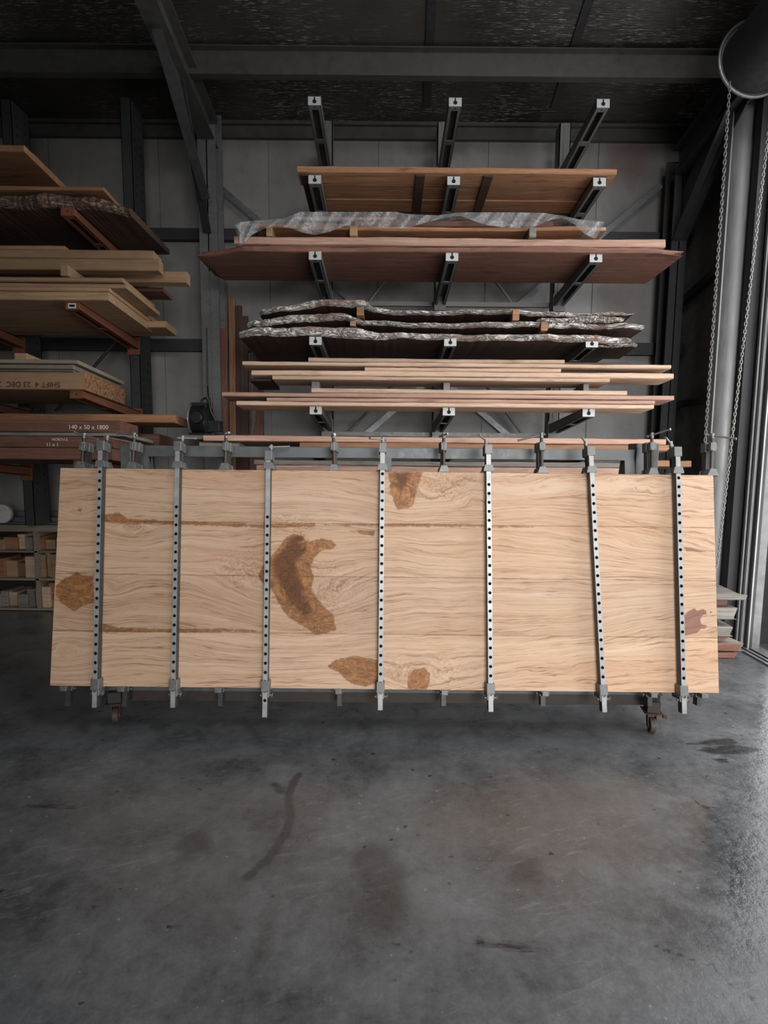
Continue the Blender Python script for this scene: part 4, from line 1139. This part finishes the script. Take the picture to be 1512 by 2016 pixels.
swells = [(420, 960, .5, .12, .05), (850, 1090, .35, .12, .04), (480, 1125, .3, .10, -.06), (1050, 980, .6, .10, .05), (690, 1110, .3, .16, -.05), (1220, 1180, .5, .12, .05), (300, 1100, .3, .05, .03), (650, 980, .3, .06, .03), (420, 1290, .4, .06, .03), (1120, 1300, .5, .08, -.03)]
U0 = -PW / 2


def flow(u, vv):
    Gf = vv.copy()
    # slanting figure on the right half, mirrored about the middle joint
    mid_ = sv[2]
    s_ = np.clip((u - .45) / .9, 0, 1); Gf += np.where(vv > mid_, 1, -1) * s_ * .20 * (u - .6) * np.clip(np.abs(vv - mid_) / .18, 0, 1) * np.clip(1.25 - np.abs(vv - mid_) / .45, 0, 1)
    for (px, py, su, svv, A_) in swells:
        cu_, cv_ = on_panel(px, py); Gf += A_ * np.exp(-((u - cu_) / su) ** 2 - ((vv - cv_) / svv) ** 2)
    for (px, py, su, svv, k_) in eyes:
        cu_, cv_ = on_panel(px, py)
        r_ = np.sqrt(((u - cu_) / su) ** 2 + ((vv - cv_) / svv) ** 2); wgt = np.exp(-r_ ** 2 * .9) * k_
        Gf = Gf * (1 - wgt) + (cv_ + r_ * svv * 1.1) * wgt
    Gf += .010 * np.sin(u * 2.3 + vv * 7) + .006 * np.sin(u * 5.1 - vv * 13 + 1) + .003 * np.sin(u * 11.7 + vv * 22)
    return Gf


g = G('tabletop_timber'); v = g.coord('Object'); s_ = g.sep(v)
fa = g.attr('flow'); rg_ = g.attr('ruff')
# local wobble, stronger in burry zones
wb = g.math('SUBTRACT', g.noise(g.mapping(v, (2.2, 1, 6)), 1.6, 3, .55), .5)
wb2 = g.math('SUBTRACT', g.noise(v, 16, 4, .62, 1.2), .5)
fl_ = g.math('ADD', fa, g.math('ADD', g.math('MULTIPLY', wb, .05), g.math('MULTIPLY', wb2, g.math('MULTIPLY', rg_, .07))))
gv = g.combine(g.math('MULTIPLY', s_[0], .42), 0, g.math('MULTIPLY', fl_, 22.0))
bnd = g.noise(gv, 1.4, 4, .6, .15)
gv2 = g.combine(g.math('MULTIPLY', s_[0], .9), 3.3, g.math('MULTIPLY', fl_, 75.0))
bn2 = g.noise(gv2, 1.6, 4, .6, .1)
fib = g.noise(g.mapping(v, (7, 1, 240)), 1.5, 2, .5)
bigv = g.noise(g.mapping(v, (.8, 1, 2.2)), 1.3, 3, .5)
t = g.math('ADD', g.math('MULTIPLY', bnd, .55), g.math('MULTIPLY', bn2, .45))
cL = c8(222, 194, 170); cM = c8(203, 167, 138); cD = c8(138, 98, 70)
c = g.mix(g.ramp(t, .36, .62), cL, cM)
c = g.mix(g.ramp(bigv, .4, .7, 0, .45), c, c8(206, 162, 126))
ln1 = g.ramp(g.math('ABSOLUTE', g.math('SUBTRACT', bnd, .53)), .0, .020, 1, 0)
ln1 = g.math('MULTIPLY', ln1, g.ramp(bn2, .42, .6, .2, 1))
c = g.mix(g.math('MULTIPLY', ln1, .85), c, cD)
gv3 = g.combine(g.math('MULTIPLY', s_[0], .6), 7.7, g.math('MULTIPLY', fl_, 42.0))
bn3 = g.noise(gv3, 1.5, 3, .55, .3)
ln3 = g.math('MULTIPLY', g.ramp(g.math('ABSOLUTE', g.math('SUBTRACT', bn3, .5)), .0, .022, 1, 0), g.ramp(g.noise(g.mapping(v, (2.6, 1, 9)), 1.5, 3, .6), .46, .6))
c = g.mix(g.math('MULTIPLY', ln3, .8), c, c8(128, 88, 62))
ln2 = g.ramp(g.math('ABSOLUTE', g.math('SUBTRACT', bn2, .56)), .0, .018, 1, 0)
c = g.mix(g.math('MULTIPLY', ln2, .4), c, c8(140, 98, 66))
c = g.mix(g.ramp(fib, .35, .65, .0, .12), c, c8(150, 106, 72))
# burr curls
cur = g.ramp(g.math('ABSOLUTE', g.math('SUBTRACT', g.noise(g.vadd(v, g.combine(0, 0, fl_)), 13, 4, .6, 2.2), .5)), 0, .03, 1, 0)
c = g.mix(g.math('MULTIPLY', g.math('MULTIPLY', cur, rg_), .75), c, c8(134, 92, 60))
# stains
wv = g.math('MULTIPLY', g.math('SUBTRACT', g.noise(v, 15, 6, .7, 1.2), .5), .034)
am = g.ramp(g.math('ADD', g.attr('amber'), wv), -.004, .004, 1, 0)
amc = g.mix(g.ramp(g.noise(g.vadd(v, g.combine(0, 0, g.math('MULTIPLY', fl_, 2.0))), 14, 5, .7, 1.6), .35, .65), c8(192, 130, 66), c8(112, 62, 28))
amv = g.ramp(g.math('ABSOLUTE', g.math('SUBTRACT', g.noise(v, 9, 5, .7, 2.5), .5)), 0, .04, 1, 0)
amc = g.mix(g.math('MULTIPLY', amv, .7), amc, c8(74, 40, 22))
amc = g.mix(g.math('MULTIPLY', ln2, .6), amc, c8(84, 48, 24))
c = g.mix(g.math('MULTIPLY', am, .86), c, amc)
rim = g.ramp(g.math('ABSOLUTE', g.math('ADD', g.attr('amber'), wv)), 0, .005, 1, 0)
c = g.mix(g.math('MULTIPLY', rim, .35), c, c8(96, 58, 30))
wv2 = g.math('MULTIPLY', g.math('SUBTRACT', g.noise(v, 18, 4, .7, 1), .5), .09)
dm = g.ramp(g.math('ADD', g.attr('darkm'), wv2), -.01, .02, 1, 0)
c = g.mix(g.math('MULTIPLY', dm, .8), c, g.mix(amv, c8(70, 38, 22), c8(128, 74, 34)))
pm_ = g.ramp(g.math('ADD', g.attr('purple'), g.math('MULTIPLY', wv, .35)), -.002, .003, 1, 0)
c = g.mix(g.math('MULTIPLY', pm_, .8), c, g.mix(g.ramp(bn2, .4, .6), c8(138, 88, 72), c8(106, 62, 54)))
# joint tint: dark glue line of varying strength
jd = g.attr('joint')
jm = g.math('MULTIPLY', g.ramp(g.math('ADD', jd, g.math('MULTIPLY', g.math('SUBTRACT', fib, .5), .006)), .001, .006, 1, 0), g.ramp(g.noise(g.mapping(v, (4, 1, 1)), 1.6, 3, .7), .42, .66, .12, .75))
c = g.mix(jm, c, c8(136, 90, 52))
br = g.math('ADD', .79, g.math('MULTIPLY', g.rnd(), .12))
c = g.mix(1.0, c, g.combine(br, br, br), 'MULTIPLY')
MT['table'] = g.fin(c, .6, 0, g.math('ADD', t, g.math('MULTIPLY', cur, rg_)), .12, .002, .35)
NU = 560
for bi in range(4):
    v0, v1 = sv[bi] + .0004, sv[bi + 1] - .0004
    if bi == 0: v0 = 0
    if bi == 3: v1 = PH
    uu = np.linspace(-PW / 2, PW / 2, NU); vvv = np.linspace(v0, v1, 50)
    UU, VV = np.meshgrid(uu, vvv); nu, nv = len(uu), len(vvv)
    front_ = np.stack([UU.ravel(), np.zeros(nu * nv), VV.ravel()], 1)
    Vt = front_.tolist(); ii = (np.arange(nv - 1)[:, None] * nu + np.arange(nu - 1)[None, :]).ravel()
    Fc = np.stack([ii, ii + 1, ii + nu + 1, ii + nu], 1).tolist()
    # rim loop to the back
    loop = list(range(nu)) + [j * nu + nu - 1 for j in range(1, nv)] + [(nv - 1) * nu + i for i in range(nu - 2, -1, -1)] + [j * nu for j in range(nv - 2, 0, -1)]
    base_ = len(Vt)
    for q in loop: Vt.append([Vt[q][0], THK, Vt[q][2]])
    n_ = len(loop)
    for i in range(n_): Fc.append([loop[(i + 1) % n_], loop[i], base_ + i, base_ + (i + 1) % n_])
    Fc.append([base_ + i for i in range(n_)])
    me = bpy.data.meshes.new('board'); me.from_pydata(Vt, [], Fc); me.materials.append(MT['table'])
    A_ = np.array(Vt); U_, V_ = A_[:, 0], A_[:, 2]
    put_attr(me, 'flow', flow(U_, V_))
    for nm_, polys in sdf_defs.items():
        d = np.full(U_.shape, 9.0)
        for P_ in polys:
            d = np.minimum(d, seg_sdf(U_, V_, [on_panel(*q) for q in P_]))
        put_attr(me, nm_, d)
    rf = np.zeros(U_.shape)
    for (px, py, su, svv) in rough_spots:
        cu_, cv_ = on_panel(px, py); rf = np.maximum(rf, np.exp(-((U_ - cu_) / su) ** 2 - ((V_ - cv_) / svv) ** 2))
    put_attr(me, 'ruff', rf)
    put_attr(me, 'joint', np.min([np.abs(V_ - s__) for s__ in sv[1:4]], axis=0))
    o = bpy.data.objects.new('board', me); COL.objects.link(o); o.parent = tb

# ------------------------------------------------------------------ clamps


def clamp(name_label, x_top, x_bot, y_head, y_tail, y_hole0, back=False, handle=0.6, hl=.13, bar_w=.0125, bar_d=.042, py_top=925, py_bot=1358, jaw_y=None, screw_top=.06):
    off = -.05 if not back else THK + .05
    ta = on_panel(x_top, py_top, off); ba = on_panel(x_bot, py_bot, off)
    ang = math.atan2(ta[0] - ba[0], ta[1] - ba[1])
    root = empty('sash_clamp')
    xb_ = ba[0] - math.tan(ang) * ba[1]
    L_ = Matrix.Translation((xb_, -.0012 if not back else THK + .0012, 0)) @ Matrix.Rotation(ang, 4, 'Y')
    if back: L_ = L_ @ Matrix.Rotation(math.pi, 4, 'Z')
    root.matrix_world = PM @ L_
    tag(root, name_label, 'clamp', 'front sash clamps' if not back else 'rear sash clamps')
    ztop = on_panel(x_top, y_head, off)[1]; ztail = on_panel(x_bot, y_tail, off)[1]
    zh0 = on_panel(x_top, y_hole0, off)[1]
    P = PH + .001
    y0, y1 = -.052, -.052 + bar_d      # bar occupies y0..y1 in front of the face
    # bar with punched holes on its outer face
    m = MB(); w = bar_w; hr = .0088; pitch = .0487
    m.add([(-w, y0, ztail), (w, y0, ztail), (w, y1, ztail), (-w, y1, ztail), (-w, y0, ztop), (w, y0, ztop), (w, y1, ztop), (-w, y1, ztop)],
          [(0, 1, 2, 3), (4, 7, 6, 5)], 0)
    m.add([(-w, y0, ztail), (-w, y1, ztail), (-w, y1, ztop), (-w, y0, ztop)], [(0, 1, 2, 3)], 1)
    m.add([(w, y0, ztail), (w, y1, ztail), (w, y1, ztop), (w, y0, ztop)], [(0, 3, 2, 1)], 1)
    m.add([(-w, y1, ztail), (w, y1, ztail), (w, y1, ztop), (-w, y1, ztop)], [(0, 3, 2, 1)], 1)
    cz = zh0; cuts = []
    while cz > ztail + .06 and not back:
        cuts.append(cz); cz -= pitch
    zc_ = ztop; N = 16
    for cz in cuts:
        zt__ = cz + w; zb__ = cz - w
        if zc_ > zt__ + 1e-5: m.add([(-w, y0, zt__), (w, y0, zt__), (w, y0, zc_), (-w, y0, zc_)], [(0, 1, 2, 3)], 0)
        sq = []; ci = []; ck_ = []
        for i in range(N):
            t_ = 2 * math.pi * i / N + math.pi / N * 0; cx_, cy_ = math.cos(t_), math.sin(t_); q = w / max(abs(cx_), abs(cy_))
            sq.append((cx_ * q, y0, cz + cy_ * q)); ci.append((cx_ * hr, y0, cz + cy_ * hr)); ck_.append((cx_ * hr, y0 + .014, cz + cy_ * hr))
        m.add(sq + ci, [(i, (i + 1) % N, N + (i + 1) % N, N + i) for i in range(N)], 0)
        m.add(ci + ck_, [(i, (i + 1) % N, N + (i + 1) % N, N + i) for i in range(N)] + [tuple(range(N, 2 * N))], 2)
        zc_ = zb__
    m.add([(-w, y0, ztail), (w, y0, ztail), (w, y0, zc_), (-w, y0, zc_)], [(0, 1, 2, 3)], 0)
    # fixed end bracket on the bar with the screw thread in line with the board edge
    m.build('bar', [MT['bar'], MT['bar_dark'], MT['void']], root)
    yb_ = THK * .5
    cw = .021
    # head block
    m = MB(); m.box(-cw, cw, y0 - .004, y1 + .004, ztop - .05, ztop + .004); m.box(-.017, .017, y1, yb_ + .018, ztop - .045, ztop - .005)
    m.cyl((0, yb_, ztop - .05), (0, yb_, ztop), .019, n=16)
    m.build('screw_head', MT['cast'], root, bevel=.003)
    # moving top jaw, trapezoid casting
    m = MB()
    m.prism([(-.029, P), (.029, P), (.029, P + .008), (.021, P + .036), (-.021, P + .036), (-.029, P + .008)], y0 - .005, y0 + .0 + .004)
    m.box(-.02, .02, y0 - .003, y1 + .006, P + .004, P + .036); m.box(-.036, .036, y1 + .004, THK - .002, P, P + .004)
    m.prism([(-.03, P), (.03, P), (.028, P + .008), (.017, P + .038), (-.017, P + .038), (-.028, P + .008)], y1, THK + .002)
    m.build('top_jaw', MT['cast'], root, bevel=.002)
    # screw + tommy bar
    m = MB(); zs_ = ztop + screw_top; m.cyl((0, yb_, P + .04), (0, yb_, zs_), .0085, n=14)
    zz = P + .05
    while zz < zs_ - .01:
        m.cyl((0, yb_, zz), (0, yb_, zz + .002), .0095, n=12); zz += .005
    m.build('screw', MT['screw'], root, smooth=True)
    c_ = Vector((0, yb_, zs_ - .010)); lp, rp, dz = handle; sg = -1 if back else 1
    xa_, xb2 = lp / 350.0, rp / 350.0; spn = max(.02, xb2 - xa_); dep = math.sqrt(max(0, .15 ** 2 - spn ** 2)) * .8
    ea = c_ + Vector((sg * xa_, dep * xa_ / spn, -dz / 350.0 * xa_ / spn)); eb = c_ + Vector((sg * xb2, dep * xb2 / spn, -dz / 350.0 * xb2 / spn))
    d_ = (eb - ea).normalized()
    m = MB(); m.cyl(ea, eb, .0052, n=10); m.cyl(c_ - Vector((0, 0, .016)), c_ + Vector((0, 0, .012)), .0095, n=14)
    for e_ in (ea, eb): m.cyl(e_ - d_ * .004, e_ + d_ * .004, .0068, n=10)
    m.build('tommy_bar', MT['rod'], root, smooth=True)
    # bottom sliding jaw and locking pin
    m = MB(); m.box(-.022, .022, y0 - .005, y1 + .006, -.006, .05)
    m.box(-.018, .018, y1, THK + .002, -.03, -.0015); m.box(-.026, .026, 0, THK, -.008, -.0015)
    m.box(-.02, .02, y0 + .006, y1, -.04, .0)
    m.build('bottom_jaw', MT['cast'], root, bevel=.003)
    m = MB(); m.cyl((-.03, y0 + .02, -.03), (.034, y0 + .02, -.03), .0055, n=10)
    rg2 = [Vector((.034 + .004 * math.sin(t_), y0 + .02 + .013 * math.cos(t_), -.03 + .013 * math.sin(t_))) for t_ in np.linspace(0, 6.283, 17)]
    m.tube(rg2, .0018, 5); m.build('lock_pin', MT['cast'], root, smooth=True)
    return root


desc = ['leftmost front sash clamp over the tabletop, beside the amber resin patch', 'second front sash clamp from the left', 'third front sash clamp from the left, hanging lowest beside the big dark knot',
        'middle front sash clamp, beside the small dark patch at the top edge', 'fifth front sash clamp from the left, on plain grain', 'sixth front sash clamp from the left, tilted', 'rightmost front sash clamp, beside the purple stain']
for (xt, xb_, yh, yt, yh0, hd, lab) in zip((197, 349, 528, 753, 962, 1165, 1335), (187, 341, 522, 749, 966, 1188, 1346), (869, 870, 888, 873, 876, 879, 881), (1393, 1393, 1412, 1398, 1401, 1402, 1405),
                                           (929, 998, 1018, 933, 954, 956, 941), ((-4, 52, 11), (-6, 16, -6), (-3, 29, -7), (-24, 5, -4), (-19, 4, 7), (-18, 4, 6), (-22, 8, 8)), desc):
    clamp(lab, xt, xb_, yh, yt, yh0, handle=hd, hl=.13, screw_top=.045)
descb = ['rear sash clamp at the far left end of the tabletop', 'rear sash clamp between first and second front clamps', 'rear sash clamp between second and third front clamps', 'rear sash clamp left of the middle front clamp', 'rear sash clamp right of the middle front clamp',
         'rear sash clamp between fifth and sixth front clamps', 'rear sash clamp between sixth and rightmost front clamps', 'rear sash clamp at the far right end beside the chain']
for (xt, xb_, hd, lab) in zip((174, 272, 450, 660, 871, 1060, 1272, 1386), (142, 252, 438, 669, 872, 1065, 1273, 1370), ((-22, 29, 14), (-42, 5, 7), (-4, 14, 2), (-6, 4, 6), (-5, 5, 3), (-42, 6, -9), (-5, 20, -7), (-6, 30, 11)), descb):
    clamp(lab, xt, xb_, 875, 1386, 950, back=True, handle=hd, hl=.15, py_top=925, py_bot=1358, screw_top=.05)

# ------------------------------------------------------------------ trolley
tr = empty('panel_trolley', (0, 3.3, 0)); tag(tr, 'grey steel A-frame trolley on casters carrying the clamped tabletop', 'trolley')


def tpart(mb, name, mat, **k):
    o = mb.build(name, mat, tr, **k); o.location = -Vector(tr.location); return o


XL, XR = at(275, 900, 3.34).x, at(1250, 900, 3.34).x
zt1 = at(756, 881, 3.34).z; zt0 = at(756, 903, 3.34).z
m = MB(); m.box(XL, XR, 3.34, 3.39, zt0, zt1); tpart(m, 'top_rail', MT['trolley'], bevel=.004)
lo1 = at(756, 1362, 3.08).z; lo0 = at(756, 1384, 3.08).z
XLL, XRR = at(212, 1380, 3.08).x, at(1300, 1380, 3.08).x
m = MB(); m.box(XLL, XRR, 3.08, 3.13, lo0, lo1); tpart(m, 'base_rail', MT['base'], bevel=.003)
m = MB(); m.box(XLL, XRR, 3.68, 3.73, lo0, lo1); tpart(m, 'base_rail', MT['trolley'], bevel=.003)
zl = B0.z; m = MB(); m.box(XLL, XRR, 2.955, 3.08, zl - .022, zl - .014); m.box(XLL, XRR, 3.07, 3.08, lo1, zl - .014)
tpart(m, 'support_ledge', MT['trolley'])
for x in (XLL + .04, XRR - .06):
    m = MB(); m.box(x - .03, x + .03, 3.14, 3.67, lo0, lo0 + .05); tpart(m, 'cross_foot', MT['base'], bevel=.003)
for x, w_ in ((XL + .02, .06), (at(764, 910, 3.34).x, .04), (XR - .03, .06)):
    m = MB(); m.bar((x, 3.10, lo1), (x, 3.36, zt0), w_, .04, up=(0, 1, 0)); tpart(m, 'front_upright', MT['trolley'])
    m = MB(); m.bar((x, 3.70, lo1), (x, 3.38, zt0), w_, .04, up=(0, 1, 0)); tpart(m, 'rear_upright', MT['trolley'])
for x0, x1 in ((241, 262), (1248, 1292)):
    a_ = at(x0, 900, 3.36); b_ = at(x1, 900, 3.36)
    z0_ = at(x0, 925, 3.36).z - .05; z1_ = at(x0, 877 if x0 < 700 else 873, 3.36).z
    m = MB(); m.box(a_.x, b_.x, 3.33, 3.45, z0_, z1_); tpart(m, 'end_plate', MT['trolley'], bevel=.004)
m = MB(); m.bar(at(345, 1362, 3.4), at(305, 1402, 3.6), .03, .03); tpart(m, 'diagonal_brace', MT['trolley'])


def caster(x, y, ang, zt):
    e = bpy.data.objects.new('caster', None); COL.objects.link(e); e.parent = tr; e.location = Vector((x, y, 0)) - tr.location; e.rotation_euler = (0, 0, ang)
    r_ = .042
    m = MB(); m.cyl((-.016, 0, r_), (.016, 0, r_), r_, n=28); m.build('wheel', MT['rubber'], e, smooth=True, bevel=.004)
    m = MB(); m.cyl((-.02, 0, r_), (.02, 0, r_), .014, n=16)
    for s_ in (-1, 1):
        m.add([(s_ * .020, -.014, r_ - .012), (s_ * .020, .014, r_ - .012), (s_ * .020, .035, .1), (s_ * .020, -.035 + .03, .1), (s_ * .024, -.014, r_ - .012), (s_ * .024, .014, r_ - .012), (s_ * .024, .035, .1), (s_ * .024, -.005, .1)],
              [(0, 1, 2, 3), (4, 7, 6, 5), (0, 4, 5, 1), (2, 6, 7, 3), (1, 5, 6, 2), (0, 3, 7, 4)])
    m.box(-.026, .026, -.012, .045, .098, .104); m.build('fork', MT['rustpaint'], e)
    m = MB(); m.cyl((0, .015, .104), (0, .015, .116), .032, n=20); m.box(-.05, .05, -.04, .06, .116, .122); m.box(.04, .062, -.05, -.035, .105, .122); m.build('mounting_plate', MT['rustpaint'], e, bevel=.002)
    m = MB(); m.box(-.034, .034, -.025, .045, .1225, zt); m.build('leg_post', MT['base'], e)


cl = fl(229, 1421); cr = fl(1287, 1446)
for (cx_, cy_, a_) in ((cl[0], cl[1] + .0, .25), (cr[0], cr[1] + .03, -.15), (cl[0], 3.75, .6), (cr[0], 3.75, -.5)):
    caster(cx_, cy_, a_, (lo1 if cy_ < 3.4 else lo0 + .001))
